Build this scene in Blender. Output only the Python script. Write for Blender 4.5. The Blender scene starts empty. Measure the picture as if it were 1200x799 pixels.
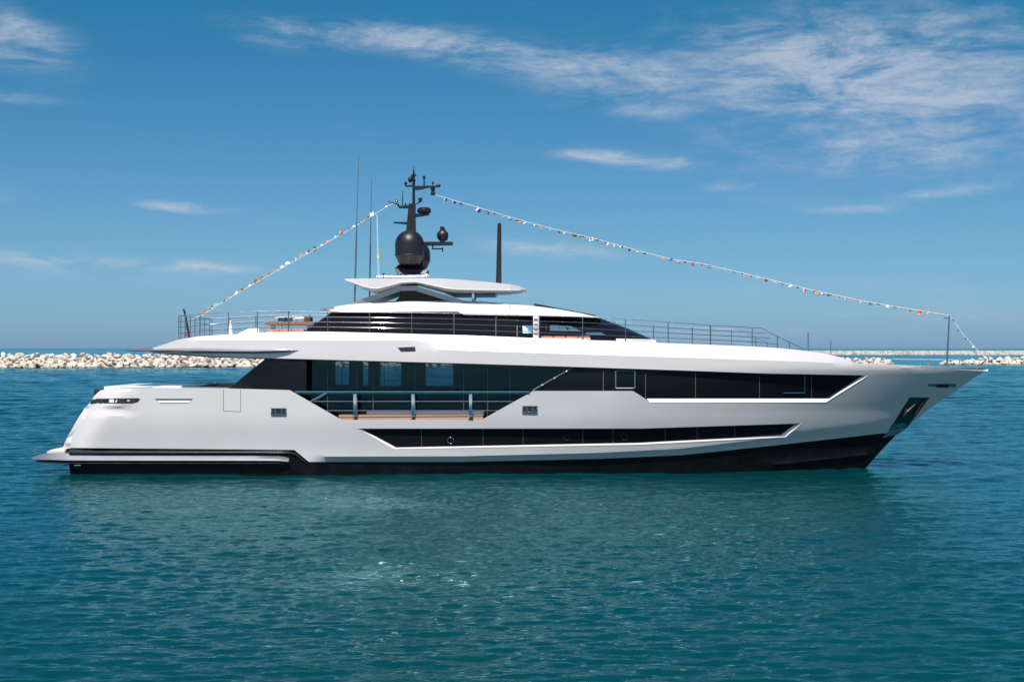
import bpy, bmesh, math, random
import numpy as np
from mathutils import Vector, Matrix, Euler, noise as mnoise
from mathutils.geometry import delaunay_2d_cdt
C = bpy.context.scene.collection
R = math.radians
rnd = random.Random(7)

# ------------------------------------------------------------------ camera
F, HZ, H, YC = 1666.667, 408.0, 6.7, 79.5      # focal length in photo pixels, horizon row, eye height, distance to the keel line
cam = bpy.data.objects.new('camera', bpy.data.cameras.new('camera')); C.objects.link(cam)
cam.data.lens = 50; cam.data.sensor_width = 36; cam.data.clip_end = 90000; cam.data.clip_start = .5
cam.location = (0, 0, H); cam.rotation_euler = (R(90), 0, 0); cam.data.shift_y = (HZ-399.5)/1200
bpy.context.scene.camera = cam

# ------------------------------------------------------------------ world, sun, exposure
SUN_EL, SUN_AZ = R(60), math.atan2(-.085, -.49)      # azimuth from +Y towards +X
sc = bpy.context.scene
sc.view_settings.view_transform = 'Standard'; sc.view_settings.look = 'None'
sc.view_settings.exposure = 0.45; sc.view_settings.gamma = 1
sc.render.engine = 'CYCLES'
sc.cycles.use_denoising = True
sc.cycles.caustics_reflective = False; sc.cycles.caustics_refractive = False
sc.cycles.blur_glossy = 0.0; sc.cycles.sample_clamp_indirect = 35; sc.cycles.max_bounces = 8
sc.cycles.transparent_max_bounces = 12
w = bpy.data.worlds.new('World'); sc.world = w; w.use_nodes = True

class NT:
    """small helper to write node graphs"""
    def __init__(s, nt): s.t = nt; s.n = nt.nodes; s.l = nt.links
    def node(s, typ, **kw):
        n = s.n.new(typ)
        for k, v in kw.items(): setattr(n, k, v)
        return n
    def put(s, sock, v):
        if isinstance(v, bpy.types.NodeSocket): s.l.new(v, sock)
        else: sock.default_value = v
    def m(s, op, a, b=0.0, c=None, clamp=False):
        n = s.node('ShaderNodeMath', operation=op, use_clamp=clamp)
        s.put(n.inputs[0], a); s.put(n.inputs[1], b)
        if c is not None: s.put(n.inputs[2], c)
        return n.outputs[0]
    def noise(s, vec, scale, detail=4, rough=.5, dist=0.0, out='Fac'):
        n = s.node('ShaderNodeTexNoise'); s.put(n.inputs['Vector'], vec)
        s.put(n.inputs['Scale'], scale); n.inputs['Detail'].default_value = detail
        n.inputs['Roughness'].default_value = rough; n.inputs['Distortion'].default_value = dist
        return n.outputs[out]
    def mapr(s, v, a, b, c=0.0, d=1.0, smooth=False):
        n = s.node('ShaderNodeMapRange'); n.interpolation_type = 'SMOOTHSTEP' if smooth else 'LINEAR'
        for i, x in enumerate((v, a, b, c, d)): s.put(n.inputs[i], x)
        return n.outputs[0]
    def mix(s, f, a, b, typ='MIX'):
        n = s.node('ShaderNodeMix', data_type='RGBA', blend_type=typ)
        s.put(n.inputs['Factor'], f); s.put(n.inputs['A'], a); s.put(n.inputs['B'], b)
        return n.outputs['Result']
    def mapping(s, vec, scale=(1, 1, 1), loc=(0, 0, 0), rot=(0, 0, 0)):
        n = s.node('ShaderNodeMapping'); s.put(n.inputs['Vector'], vec)
        n.inputs['Scale'].default_value = scale; n.inputs['Location'].default_value = loc; n.inputs['Rotation'].default_value = rot
        return n.outputs[0]

t = NT(w.node_tree); bg = w.node_tree.nodes['Background']
sky = t.node('ShaderNodeTexSky', sky_type='NISHITA', sun_disc=False)
sky.sun_elevation = SUN_EL; sky.sun_rotation = SUN_AZ
sky.air_density = 1.0; sky.dust_density = .6; sky.ozone_density = 3.0; sky.altitude = 0
tc = t.node('ShaderNodeTexCoord'); sep = t.node('ShaderNodeSeparateXYZ'); t.l.new(tc.outputs['Generated'], sep.inputs[0])
dx, dy, dz = sep.outputs
az = t.m('DEGREES', t.m('ARCTAN2', dx, dy)); el = t.m('DEGREES', t.m('ARCSINE', dz))
comb = t.node('ShaderNodeCombineXYZ'); t.l.new(az, comb.inputs[0]); t.l.new(el, comb.inputs[1])
ae = comb.outputs[0]
def blob(px, py, rx, ry, tilt=0.0, k=1.0):
    a0 = math.degrees(math.atan((px-600)/F)); e0 = math.degrees(math.atan((HZ-py)/math.hypot(F, px-600)))
    ra, re = math.degrees(rx/F), math.degrees(ry/F)
    da = t.m('SUBTRACT', az, a0); de = t.m('SUBTRACT', el, e0)
    de = t.m('MULTIPLY_ADD', da, tilt, de)
    d2 = t.m('ADD', t.m('POWER', t.m('ABSOLUTE', t.m('DIVIDE', da, ra)), 2), t.m('POWER', t.m('ABSOLUTE', t.m('DIVIDE', de, re)), 2))
    return t.m('MULTIPLY', t.m('POWER', 2.718, t.m('MULTIPLY', d2, -1.0)), k)
CLOUDS = [(20, 55, 75, 30, .12, 1.0), (15, 22, 50, 20, .3, .5), (20, 115, 60, 8, .03, .75),
          (325, 36, 75, 20, .08, .75), (450, 42, 95, 20, .06, .85), (575, 66, 95, 24, .15, .8), (695, 88, 105, 28, .12, .7),
          (745, 128, 75, 9, .05, .75), (905, 60, 130, 42, .05, .75), (1045, 125, 200, 75, .1, .68), (1150, 50, 190, 85, 0, .6), (900, 110, 280, 90, .1, .26),
          (1000, 190, 170, 25, .05, .3),
          (690, 181, 42, 8, 0, .9), (755, 190, 75, 9, .06, 1.2), (215, 243, 48, 7, .05, 1.8), (845, 219, 40, 7, 0, .9), (1105, 226, 60, 7, -.05, .8), (985, 246, 70, 6, 0, .8),
          (60, 303, 170, 10, .02, 1.0), (240, 314, 70, 6, .02, .95), (120, 325, 220, 14, .02, .4), (640, 291, 130, 11, .05, 1.0), (920, 388, 60, 4, 0, .4), (330, 262, 50, 6, .03, .3),
          (1080, 375, 200, 18, 0, .5), (640, 345, 80, 6, .03, .4), (1000, 340, 260, 22, .02, .35)]
tot = None
for b_ in CLOUDS:
    v = blob(*b_); tot = v if tot is None else t.m('ADD', tot, v)
nz1 = t.noise(t.mapping(ae, (.35, 1.0, 1), (3, 7, 0), (0, 0, R(-8))), .62, 9, .62, .9)
nz2 = t.noise(t.mapping(ae, (.22, 1.1, 1), (11, 3, 0), (0, 0, R(-10))), 1.9, 6, .6, .6)
nn = t.m('ADD', t.m('MULTIPLY', nz1, .68), t.m('MULTIPLY', nz2, .32))
dens = t.m('MULTIPLY', tot, t.mapr(nn, .33, .68, 0.0, 1.25))
nz3 = t.noise(t.mapping(ae, (.5, 1.6, 1), (2, 9, 0), (0, 0, R(-12))), 3.4, 8, .68, 1.6)
dens = t.m('MULTIPLY', dens, t.mapr(nz3, .3, .7, .74, 1.06))
dens = t.mapr(dens, .05, 1.15, 0, .72, True)
# thin high veil elsewhere, and behind the camera
veil = t.mapr(t.noise(t.mapping(ae, (.12, .9, 1), (1, 1, 0)), .5, 7, .6, .8), .56, .85, 0, .14, True)
dens = t.m('MAXIMUM', dens, veil)
hs = t.node('ShaderNodeHueSaturation'); t.l.new(sky.outputs[0], hs.inputs['Color'])
hs.inputs['Saturation'].default_value = 1.0
# polarised midday sky: deeper blue overhead, softer towards the horizon
rp_ = t.node('ShaderNodeValToRGB'); t.l.new(t.m('DIVIDE', el, 20.0, clamp=True), rp_.inputs[0])
e_ = rp_.color_ramp.elements; e_[0].position = 0; e_[0].color = (.40, .68, 1.20, 1); e_[1].position = 1; e_[1].color = (.14, .50, .66, 1)
for p_, c_ in ((.05, (.375, .645, 1.06, 1)), (.2, (.33, .59, .82, 1)), (.39, (.25, .535, .73, 1)), (.65, (.12, .515, .66, 1))):
    x_ = e_.new(p_); x_.color = c_
# the polarised darkening belongs to the sky away from the sun; the sunward half stays as it is
back = t.mapr(dy, .30, -.25, 0, 1, True)
skyc = t.mix(1.0, hs.outputs[0], t.mix(back, rp_.outputs[0], (.95, 1.0, 1.08, 1)), 'MULTIPLY')
col = t.mix(dens, skyc, (4.7, 5.15, 6.0, 1))
t.l.new(col, bg.inputs['Color']); bg.inputs['Strength'].default_value = .085

sun = bpy.data.objects.new('sun', bpy.data.lights.new('sun', 'SUN')); C.objects.link(sun)
sun.data.energy = 4.5; sun.data.angle = R(.5); sun.data.color = (1, .955, .89)
sd = Vector((math.sin(SUN_AZ)*math.cos(SUN_EL), math.cos(SUN_AZ)*math.cos(SUN_EL), math.sin(SUN_EL)))
sun.rotation_euler = sd.to_track_quat('Z', 'Y').to_euler(); sun.location = sd*200

# ------------------------------------------------------------------ materials
def srgb(r, g, b):
    f = lambda c: (c/255/12.92 if c <= 10 else ((c/255+.055)/1.055)**2.4)
    return (f(r), f(g), f(b), 1)
def mat(name, base, rough=.5, metal=0.0, coat=0.0, var=.06, vscale=3.0, bump=0.0, bscale=20, rvar=.05, ior=1.5):
    m = bpy.data.materials.new(name); m.use_nodes = True; t = NT(m.node_tree)
    p = m.node_tree.nodes['Principled BSDF']
    if len(base) == 3: base = (*base, 1)
    tc = t.node('ShaderNodeTexCoord')
    n = t.noise(tc.outputs['Object'], vscale, 5, .6)
    dark = tuple(c*(1-var*2) for c in base[:3])+(1,); lite = tuple(min(1, c*(1+var)) for c in base[:3])+(1,)
    t.l.new(t.mix(t.mapr(n, .25, .75), dark, lite), p.inputs['Base Color'])
    t.l.new(t.mapr(n, .3, .7, max(0, rough-rvar), rough+rvar), p.inputs['Roughness'])
    p.inputs['Metallic'].default_value = metal; p.inputs['IOR'].default_value = ior
    p.inputs['Coat Weight'].default_value = coat; p.inputs['Coat Roughness'].default_value = .05; p.inputs['Coat IOR'].default_value = 1.5
    if bump:
        b = t.node('ShaderNodeBump'); b.inputs['Strength'].default_value = 1; b.inputs['Distance'].default_value = bump
        t.l.new(t.noise(tc.outputs['Object'], bscale, 4, .55), b.inputs['Height']); t.l.new(b.outputs[0], p.inputs['Normal'])
    return m
M = {}
M['hull'] = mat('hull_paint', (.62, .588, .576), .32, .0, .8, .025, .35, .004, .5)
M['white'] = mat('white_gelcoat', (.80, .78, .765), .3, 0, .4, .02, .5)
M['sill'] = mat('white_lacquer', (.82, .82, .83), .25, 0, .4, .02, 1)
M['black'] = mat('antifouling_black', (.006, .006, .007), .38, 0, 0, .3, 1.5, .003, 1.0, ior=1.3)
M['grey'] = mat('metallic_grey', (.30, .30, .33), .3, .55, .5, .015, 1, rvar=.015)
M['dark'] = mat('dark_trim', (.022, .023, .026), .3, 0, .2, .2, 3)
M['mast'] = mat('satin_black', (.010, .010, .012), .42, 0, 0, .2, 4, .002, 40)
M['steel'] = mat('polished_steel', (.55, .56, .58), .07, 1, 0, .05, 8, rvar=.02)
M['wire'] = mat('guard_wire', (.34, .35, .37), .03, 1, 0, .02, 8, rvar=0)
M['rail'] = mat('brushed_rail', (.27, .28, .30), .25, 1, 0, .05, 8)
M['chrome'] = mat('balcony_steel', (.60, .62, .64), .12, 1, 0, .04, 3, .002, 3)
M['coral'] = mat('coral_fabric', (.55, .21, .16), .9, 0, 0, .12, 9, .004, 120)
M['cream'] = mat('cream_cushion', (.62, .56, .47), .85, 0, 0, .08, 6, .004, 90)
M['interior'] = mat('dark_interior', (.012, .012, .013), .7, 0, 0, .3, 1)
M['lamp'] = mat('lamp_lens', (.75, .75, .72), .15, 0, .5)
M['yellow'] = mat('yellow_cloth', (.75, .55, .05), .8)
M['rope'] = mat('white_rope', (.7, .7, .68), .8)
M['green'] = mat('pocket_steel', (.10, .14, .14), .22, .8, 0, .2, 3)

def teak():
    m = bpy.data.materials.new('teak'); m.use_nodes = True; t = NT(m.node_tree); p = m.node_tree.nodes['Principled BSDF']
    tc = t.node('ShaderNodeTexCoord')
    wv = t.node('ShaderNodeTexWave', wave_type='BANDS', bands_direction='Y'); t.l.new(tc.outputs['Object'], wv.inputs['Vector'])
    wv.inputs['Scale'].default_value = 5; wv.inputs['Distortion'].default_value = .1
    n = t.noise(t.mapping(tc.outputs['Object'], (1, 14, 14)), 3, 5)
    c = t.mix(n, (.17, .085, .045, 1), (.27, .15, .085, 1))
    c = t.mix(t.mapr(wv.outputs['Fac'], .02, .06, 1, 0), c, (.03, .025, .02, 1))
    t.l.new(c, p.inputs['Base Color']); p.inputs['Roughness'].default_value = .6
    return m
M['teak'] = teak()
def glass_dark(name='tinted_glass', ior=1.3):
    m = bpy.data.materials.new(name); m.use_nodes = True; t = NT(m.node_tree); p = m.node_tree.nodes['Principled BSDF']
    tc = t.node('ShaderNodeTexCoord')
    n = t.noise(t.mapping(tc.outputs['Object'], (.5, 1, 1)), .55, 2)
    t.l.new(t.mix(n, (.004, .004, .006, 1), (.010, .010, .014, 1)), p.inputs['Base Color'])
    p.inputs['Roughness'].default_value = .03; p.inputs['IOR'].default_value = ior
    b = t.node('ShaderNodeBump'); b.inputs['Distance'].default_value = .012; t.l.new(t.noise(tc.outputs['Object'], .8, 2), b.inputs['Height'])
    t.l.new(b.outputs[0], p.inputs['Normal'])
    return m
M['glass'] = glass_dark(); M['whglass'] = glass_dark('wheelhouse_glass', 1.2)
def glass_clear(name, tint):
    m = bpy.data.materials.new(name); m.use_nodes = True; t = NT(m.node_tree)
    m.node_tree.nodes.remove(m.node_tree.nodes['Principled BSDF']); out = m.node_tree.nodes['Material Output']
    tr = t.node('ShaderNodeBsdfTransparent'); tr.inputs[0].default_value = tint
    gl = t.node('ShaderNodeBsdfGlossy'); gl.inputs['Roughness'].default_value = .03; gl.inputs['Color'].default_value = (.9, .95, 1, 1)
    tc = t.node('ShaderNodeTexCoord')
    b = t.node('ShaderNodeBump'); b.inputs['Distance'].default_value = .01; t.l.new(t.noise(tc.outputs['Object'], .7, 2), b.inputs['Height'])
    t.l.new(b.outputs[0], gl.inputs['Normal'])
    fr = t.node('ShaderNodeFresnel'); fr.inputs[0].default_value = 1.38
    mx = t.node('ShaderNodeMixShader'); t.l.new(fr.outputs[0], mx.inputs[0]); t.l.new(tr.outputs[0], mx.inputs[1]); t.l.new(gl.outputs[0], mx.inputs[2])
    t.l.new(mx.outputs[0], out.inputs['Surface'])
    return m
M['clear'] = glass_clear('saloon_glass', (.60, .68, .72, 1))

def water_mat():
    m = bpy.data.materials.new('harbour_water'); m.use_nodes = True; t = NT(m.node_tree)
    m.node_tree.nodes.remove(m.node_tree.nodes['Principled BSDF']); out = m.node_tree.nodes['Material Output']
    g = t.node('ShaderNodeNewGeometry'); pos = g.outputs['Position']
    big = t.noise(t.mapping(pos, (.010, .022, 0)), 1, 4, .55)
    c = t.mix(t.mapr(big, .3, .7), (.0004, .032, .035, 1), (.0008, .046, .051, 1))
    df = t.node('ShaderNodeBsdfDiffuse'); t.l.new(c, df.inputs['Color'])
    sm = t.noise(t.mapping(pos, (2.4, 4.6, 0), rot=(0, 0, R(14))), 1, 5, .62, .6)        # cat's-paw ripples too small for the mesh
    b = t.node('ShaderNodeBump'); b.inputs['Strength'].default_value = 1; b.inputs['Distance'].default_value = .032
    t.l.new(sm, b.inputs['Height'])
    gl = t.node('ShaderNodeBsdfGlossy'); gl.inputs['Roughness'].default_value = .03; gl.inputs['Color'].default_value = (.46, .80, .86, 1)
    fr = t.node('ShaderNodeFresnel'); fr.inputs['IOR'].default_value = 1.333
    t.l.new(b.outputs[0], gl.inputs['Normal']); t.l.new(b.outputs[0], fr.inputs['Normal'])
    mx = t.node('ShaderNodeMixShader'); t.l.new(fr.outputs[0], mx.inputs[0]); t.l.new(df.outputs[0], mx.inputs[1]); t.l.new(gl.outputs[0], mx.inputs[2])
    t.l.new(mx.outputs[0], out.inputs['Surface'])
    return m
M['water'] = water_mat()
def rock_mat():
    m = bpy.data.materials.new('limestone'); m.use_nodes = True; t = NT(m.node_tree); p = m.node_tree.nodes['Principled BSDF']
    g = t.node('ShaderNodeNewGeometry'); pos = g.outputs['Position']
    oi = t.node('ShaderNodeObjectInfo')
    n = t.noise(pos, .7, 6, .65); n2 = t.noise(pos, .23, 3)
    f = t.m('ADD', t.m('MULTIPLY', n, .6), t.m('MULTIPLY', n2, .5))
    c = t.mix(t.mapr(f, .35, .75), (.40, .355, .30, 1), (.66, .61, .535, 1))
    c = t.mix(t.m('MULTIPLY', oi.outputs['Random'], .35), c, (.50, .40, .30, 1))
    sep = t.node('ShaderNodeSeparateXYZ'); t.l.new(pos, sep.inputs[0])
    wet = t.mapr(t.m('ADD', sep.outputs[2], t.m('MULTIPLY', n, .3)), .35, .75, .75, 0)
    c = t.mix(wet, c, (.10, .085, .06, 1))
    t.l.new(c, p.inputs['Base Color']); p.inputs['Roughness'].default_value = .9
    b = t.node('ShaderNodeBump'); b.inputs['Distance'].default_value = .12; t.l.new(t.noise(pos, 2.2, 6, .6), b.inputs['Height']); t.l.new(b.outputs[0], p.inputs['Normal'])
    return m
M['rock'] = rock_mat()
M['farrock'] = mat('grey_stone', (.40, .365, .33), .9, 0, 0, .25, .25)

# ------------------------------------------------------------------ object helpers
def tag(o, label=None, cat=None, group=None, kind=None):
    if label: o['label'] = label
    if cat: o['category'] = cat
    if group: o['group'] = group
    if kind: o['kind'] = kind
    return o
def empty(name, loc):
    o = bpy.data.objects.new(name, None); C.objects.link(o); o.location = loc; o.empty_display_size = .5; return o

FAR = {}
class MB:
    """collects shapes; build() links them as one mesh object"""
    def __init__(s): s.v = []; s.f = []; s.mi = []; s.pair = False
    def add(s, vs, fs, mi=0):
        k = len(s.v); s.v += [tuple(p) for p in vs]; s.f += [tuple(i+k for i in f) for f in fs]; s.mi += [mi]*len(fs); return s
    def mirror(s): s.pair = True; return s
    def join_mirror(s):
        n = len(s.v); nf = list(s.f); nm = list(s.mi)
        s.v += [(x, -y, z) for x, y, z in s.v[:n]]; s.f += [tuple(i+n for i in reversed(f)) for f in nf]; s.mi += nm; return s
    def box(s, c, d, rz=0.0, ry=0.0, bev=0.0, rx=0.0):
        bm = bmesh.new(); bmesh.ops.create_cube(bm, size=1); bmesh.ops.scale(bm, vec=d, verts=bm.verts)
        if bev: bmesh.ops.bevel(bm, geom=bm.edges[:], offset=min(bev, min(d)*.45), segments=2, affect='EDGES', profile=.6)
        bmesh.ops.transform(bm, matrix=Matrix.Translation(c) @ Euler((rx, ry, rz)).to_matrix().to_4x4(), verts=bm.verts)
        bm.verts.index_update(); s.add([v.co[:] for v in bm.verts], [[v.index for v in f.verts] for f in bm.faces]); bm.free(); return s
    def tube(s, pts, r, n=8, caps=True):
        pts = [Vector(p) for p in pts]; rs = r if isinstance(r, (list, tuple)) else [r]*len(pts); vs = []; fs = []
        for i, p in enumerate(pts):
            d = (pts[min(i+1, len(pts)-1)]-pts[max(i-1, 0)]).normalized()
            a = Vector((0, 0, 1)) if abs(d.z) < .9 else Vector((1, 0, 0))
            u = d.cross(a).normalized(); v = d.cross(u)
            vs += [p+(u*math.cos(2*math.pi*k/n)+v*math.sin(2*math.pi*k/n))*rs[i] for k in range(n)]
        for i in range(len(pts)-1):
            fs += [(i*n+k, i*n+(k+1) % n, (i+1)*n+(k+1) % n, (i+1)*n+k) for k in range(n)]
        if caps: fs += [tuple(range(n-1, -1, -1)), tuple((len(pts)-1)*n+k for k in range(n))]
        return s.add(vs, fs)
    def lathe(s, prof, c, n=28):
        vs = []; fs = []
        for (r, z) in prof: vs += [(c[0]+r*math.cos(2*math.pi*k/n), c[1]+r*math.sin(2*math.pi*k/n), z) for k in range(n)]
        for i in range(len(prof)-1): fs += [(i*n+k, i*n+(k+1) % n, (i+1)*n+(k+1) % n, (i+1)*n+k) for k in range(n)]
        fs += [tuple(range(n-1, -1, -1)), tuple((len(prof)-1)*n+k for k in range(n))]
        return s.add(vs, fs)
    def ball(s, c, r, sx=1, sy=1, sz=1):
        bm = bmesh.new(); bmesh.ops.create_icosphere(bm, subdivisions=2, radius=r); bm.verts.index_update()
        s.add([(c[0]+v.co.x*sx, c[1]+v.co.y*sy, c[2]+v.co.z*sz) for v in bm.verts], [[v.index for v in f.verts] for f in bm.faces]); bm.free(); return s
    def prism(s, poly, off):
        """3-D outline moved along off"""
        n = len(poly); off = Vector(off); vs = [Vector(p) for p in poly]+[Vector(p)+off for p in poly]
        fs = [tuple(range(n)), tuple(range(2*n-1, n-1, -1))]+[(i, i+n, (i+1) % n+n, (i+1) % n) for i in range(n)]
        return s.add(vs, fs)
    def rings(s, rings, closed=True, caps=True):
        n = len(rings[0]); vs = [p for r in rings for p in r]; fs = []
        for i in range(len(rings)-1):
            for k in range(n if closed else n-1): fs.append((i*n+k, i*n+(k+1) % n, (i+1)*n+(k+1) % n, (i+1)*n+k))
        if closed and caps: fs += [tuple(range(n-1, -1, -1)), tuple((len(rings)-1)*n+k for k in range(n))]
        return s.add(vs, fs)
    def build(s, name, m, parent=None, smooth=35, label=None, fix=True, loc=None):
        if s.pair:                                  # the same part on the far side, an object of its own
            q = MB(); q.v = [(x, -y, z) for x, y, z in s.v]; q.f = [tuple(reversed(f)) for f in s.f]; q.mi = s.mi; s.pair = False
            near = s.build(name, m, parent, smooth, label, fix, loc)
            FAR[near.name] = q.build(name, m, FAR.get(parent.name, parent), smooth, label, fix, loc); return near
        me = bpy.data.meshes.new(name); me.from_pydata(s.v, [], s.f)
        for x in (m if isinstance(m, (list, tuple)) else [m]): me.materials.append(x)
        if any(s.mi): me.polygons.foreach_set('material_index', s.mi)
        if fix:
            bm = bmesh.new(); bm.from_mesh(me); bmesh.ops.remove_doubles(bm, verts=bm.verts, dist=1e-5); bmesh.ops.recalc_face_normals(bm, faces=bm.faces); bm.to_mesh(me); bm.free()
        if smooth:
            me.polygons.foreach_set('use_smooth', [True]*len(me.polygons)); me.set_sharp_from_angle(angle=R(smooth))
        me.update()
        o = bpy.data.objects.new(name, me); C.objects.link(o)
        if parent is not None: o.parent = parent
        if loc is not None: o.location = loc
        if label: o['label'] = label
        return o

# ------------------------------------------------------------------ water, breakwaters
def water_mesh():
    """wind ripples as real relief: rows get coarser with distance, every wave is dropped where the rows no longer carry it"""
    q = np.random.RandomState(4)
    Ys = [9.0]
    while Ys[-1] < 2600: Ys.append(Ys[-1]*(1.006 if Ys[-1] < 22 else 1.0025 if Ys[-1] < 160 else 1.004))
    while Ys[-1] < 44000: Ys.append(Ys[-1]*1.12)
    Ys = np.array(Ys); dY = np.gradient(Ys); nu = 720
    wid = Ys+38; u = np.linspace(-.58, .58, nu); X = u[None]*wid[:, None]; Y = np.repeat(Ys[:, None], nu, 1); Z = np.zeros_like(X); DX = 1.16/nu*wid
    # slow gust field scales the chop
    G = sum(np.sin(X*kx+Y*ky+p) for kx, ky, p in ((.045, .02, 1), (-.03, .06, 2.2), (.016, -.035, .4), (.09, .05, 5)))*.11+1
    n = 78; lam = np.exp(np.linspace(math.log(.27), math.log(44), n)); q.shuffle(lam)
    for L in lam:
        L *= q.uniform(.93, 1.07); th = R(90+8)+q.normal(0, .42 if L < 1.6 else .62); k = 2*math.pi/L
        ex = 1.0-.62*np.clip((Ys-75)/110, 0, 1)**.8
        slope = (.052*(1.0 if L < .5 else (.5/L)**ex))*(1+.5*np.clip((Ys-200)/300, 0, 1))*np.ones(len(Ys)); slope = slope[:, None]
        fade = np.clip((L/np.maximum(dY, DX*.8)-2.2)/2.0, 0, 1)*(1 if L < 14 else np.clip((Ys-500)/700, 0, 1))
        ph = k*(math.cos(th)*X+math.sin(th)*Y)+q.uniform(0, 6.28)
        ph = ph+.55*np.sin(X*.21/L+Y*.13/L+q.uniform(0, 6))
        s_ = np.sin(ph); Z += (slope/k)*fade[:, None]*(s_+.22*np.cos(2*ph))*G
    # calmer water in the lee of the hull at the bow and a low bow ripple
    r = np.hypot(X-19.5, (Y-79.5)); Z += .05*np.exp(-((r-6)/5)**2)*np.sin(r*2.6)*(X > 18)
    # the relief dies away at the rim, where flat water carries on to the horizon on every side
    Z *= (np.clip((.58-np.abs(u))/.05, 0, 1)[None])*np.clip((Ys-9)/3, 0, 1)[:, None]
    E = 46000; V = np.zeros((0, 3), np.float32); Q = np.zeros((0, 4), int)
    for sg, st, sx in ((1, 1, 1), (-1, 3, 2)):
        x, y, z = X[::st, ::sx], sg*Y[::st, ::sx], Z[::st, ::sx]; r_, c_ = x.shape
        rim = lambda q: np.full((r_, 1), q)
        x = np.hstack([rim(-E), x, rim(E)]); y = np.hstack([y[:, :1], y, y[:, :1]]); z = np.hstack([rim(0.), z, rim(0.)])
        z[:, [1, -2]] = 0
        I = np.arange(x.size).reshape(x.shape)+len(V); q4 = np.stack([I[:-1, :-1], I[:-1, 1:], I[1:, 1:], I[1:, :-1]], -1).reshape(-1, 4)
        V = np.vstack([V, np.stack([x, y, z], -1).reshape(-1, 3).astype(np.float32)]); Q = np.vstack([Q, q4 if sg > 0 else q4[:, ::-1]])
    k = len(V); V = np.vstack([V, np.array([(-E, -9, 0), (E, -9, 0), (E, 9, 0), (-E, 9, 0)], np.float32)]); Q = np.vstack([Q, [[k, k+1, k+2, k+3]]])
    me = bpy.data.meshes.new('water'); me.vertices.add(len(V)); me.vertices.foreach_set('co', V.ravel())
    me.loops.add(Q.size); me.loops.foreach_set('vertex_index', Q.ravel().astype(np.int32))
    me.polygons.add(len(Q)); me.polygons.foreach_set('loop_start', np.arange(0, Q.size, 4, dtype=np.int32)); me.polygons.foreach_set('use_smooth', np.ones(len(Q), bool))
    me.update(calc_edges=True); me.materials.append(M['water'])
    o = bpy.data.objects.new('water', me); C.objects.link(o); return o
tag(water_mesh(), 'teal harbour water rippled by a light breeze', 'water', kind='structure')

def rock_mesh(seed, sub=2):
    bm = bmesh.new(); bmesh.ops.create_icosphere(bm, subdivisions=sub, radius=1)
    q = random.Random(seed); off = Vector((q.random()*50, q.random()*50, q.random()*50))
    planes = [(Vector((q.gauss(0, 1), q.gauss(0, 1), q.gauss(0, 1))).normalized(), q.uniform(.34, .66)) for _ in range(11)]
    sx, sy, sz = q.uniform(1.05, 1.55), q.uniform(.95, 1.3), q.uniform(.65, .9)
    for v in bm.verts:
        co = v.co.copy()
        for n, d in planes:
            e = co.dot(n)-d
            if e > 0: co -= n*e
        co += v.co*.05*mnoise.noise(v.co*1.7+off)
        v.co = Vector((co.x*sx, co.y*sy, co.z*sz))
    bm.verts.index_update()
    vs = [v.co.copy() for v in bm.verts]; fs = [[v.index for v in f.verts] for f in bm.faces]; bm.free(); return vs, fs
ROCKS = [rock_mesh(100+i) for i in range(14)]
RMESH = []
for vs, fs in ROCKS:
    me = bpy.data.meshes.new('boulder'); me.from_pydata([v[:] for v in vs], [], fs); me.materials.append(M['rock'])
    me.polygons.foreach_set('use_smooth', [True]*len(me.polygons)); me.set_sharp_from_angle(angle=R(14)); RMESH.append(me)
def base_at(px, py):
    Y = H*F/(py-HZ); return Vector(((px-600)*Y/F, Y, 0))
def crest_of(px): return float(np.interp(px, [-60, 0, 300, 985, 1048], [5.2, 5.1, 4.6, 3.4, 2.4]))
def base_py(px): return float(np.interp(px, [-60, 1048], [431.8, 427.6]))
def boulder_row(pa, pb, rows, crest, pyf, single, labels, group, mass, step=2.0, size=(.95, 1.5)):
    A, B = base_at(pa, pyf(pa)), base_at(pb, pyf(pb)); n = int((B-A).length/step)
    for r in range(rows):
        for i in range(n+1):
            f = (i+(.5 if r % 2 else 0)+rnd.uniform(-.22, .22))/max(1, n)
            if f > 1.001: continue
            px = pa+(pb-pa)*f; p = A.lerp(B, f); k = r/max(1, rows-1); hc = crest(px)
            s = rnd.uniform(*size)*(1.06-.16*k)
            p = p+Vector((0, 8.0*k*(hc/5)+rnd.uniform(-.3, .3), max(.15, (hc-.55)*k)+rnd.uniform(-.12, .16)*(1-.7*k)))
            if k > .99: p.z = hc-.62*s+rnd.uniform(-.1, .1)
            rot = Euler((rnd.uniform(-.5, .5), rnd.uniform(-.5, .5), rnd.uniform(0, 6.28))); j = rnd.randrange(len(ROCKS))
            if single:
                o = bpy.data.objects.new('boulder', RMESH[j]); C.objects.link(o); o.location = p; o.rotation_euler = rot; o.scale = (s, s, s)
                tag(o, labels[0 if r == 0 else (2 if r == rows-1 else 1)], 'boulder', group)
            else:
                mt = Matrix.Translation(p) @ rot.to_matrix().to_4x4() @ Matrix.Scale(s, 4)
                mass.add([(mt @ v)[:] for v in ROCKS[j][0]], ROCKS[j][1])
L1 = ['pale limestone boulder at the waterline of the breakwater behind the stern',
      'pale limestone boulder halfway up the breakwater behind the stern',
      'pale limestone boulder along the crest of the breakwater behind the stern']
boulder_row(-12, 318, 6, crest_of, base_py, True, L1, 'boulders of the long breakwater behind the stern', None, 2.3, (.95, 1.9))
L2 = ['pale limestone boulder low on the breakwater head seen over the foredeck',
      'pale limestone boulder midway up the breakwater head seen over the foredeck',
      'pale limestone boulder topping the breakwater head seen over the foredeck']
boulder_row(984, 1046, 3, crest_of, base_py, True, L2, 'boulders of the breakwater head over the foredeck', None, 2.4, (1.2, 1.9))
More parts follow.
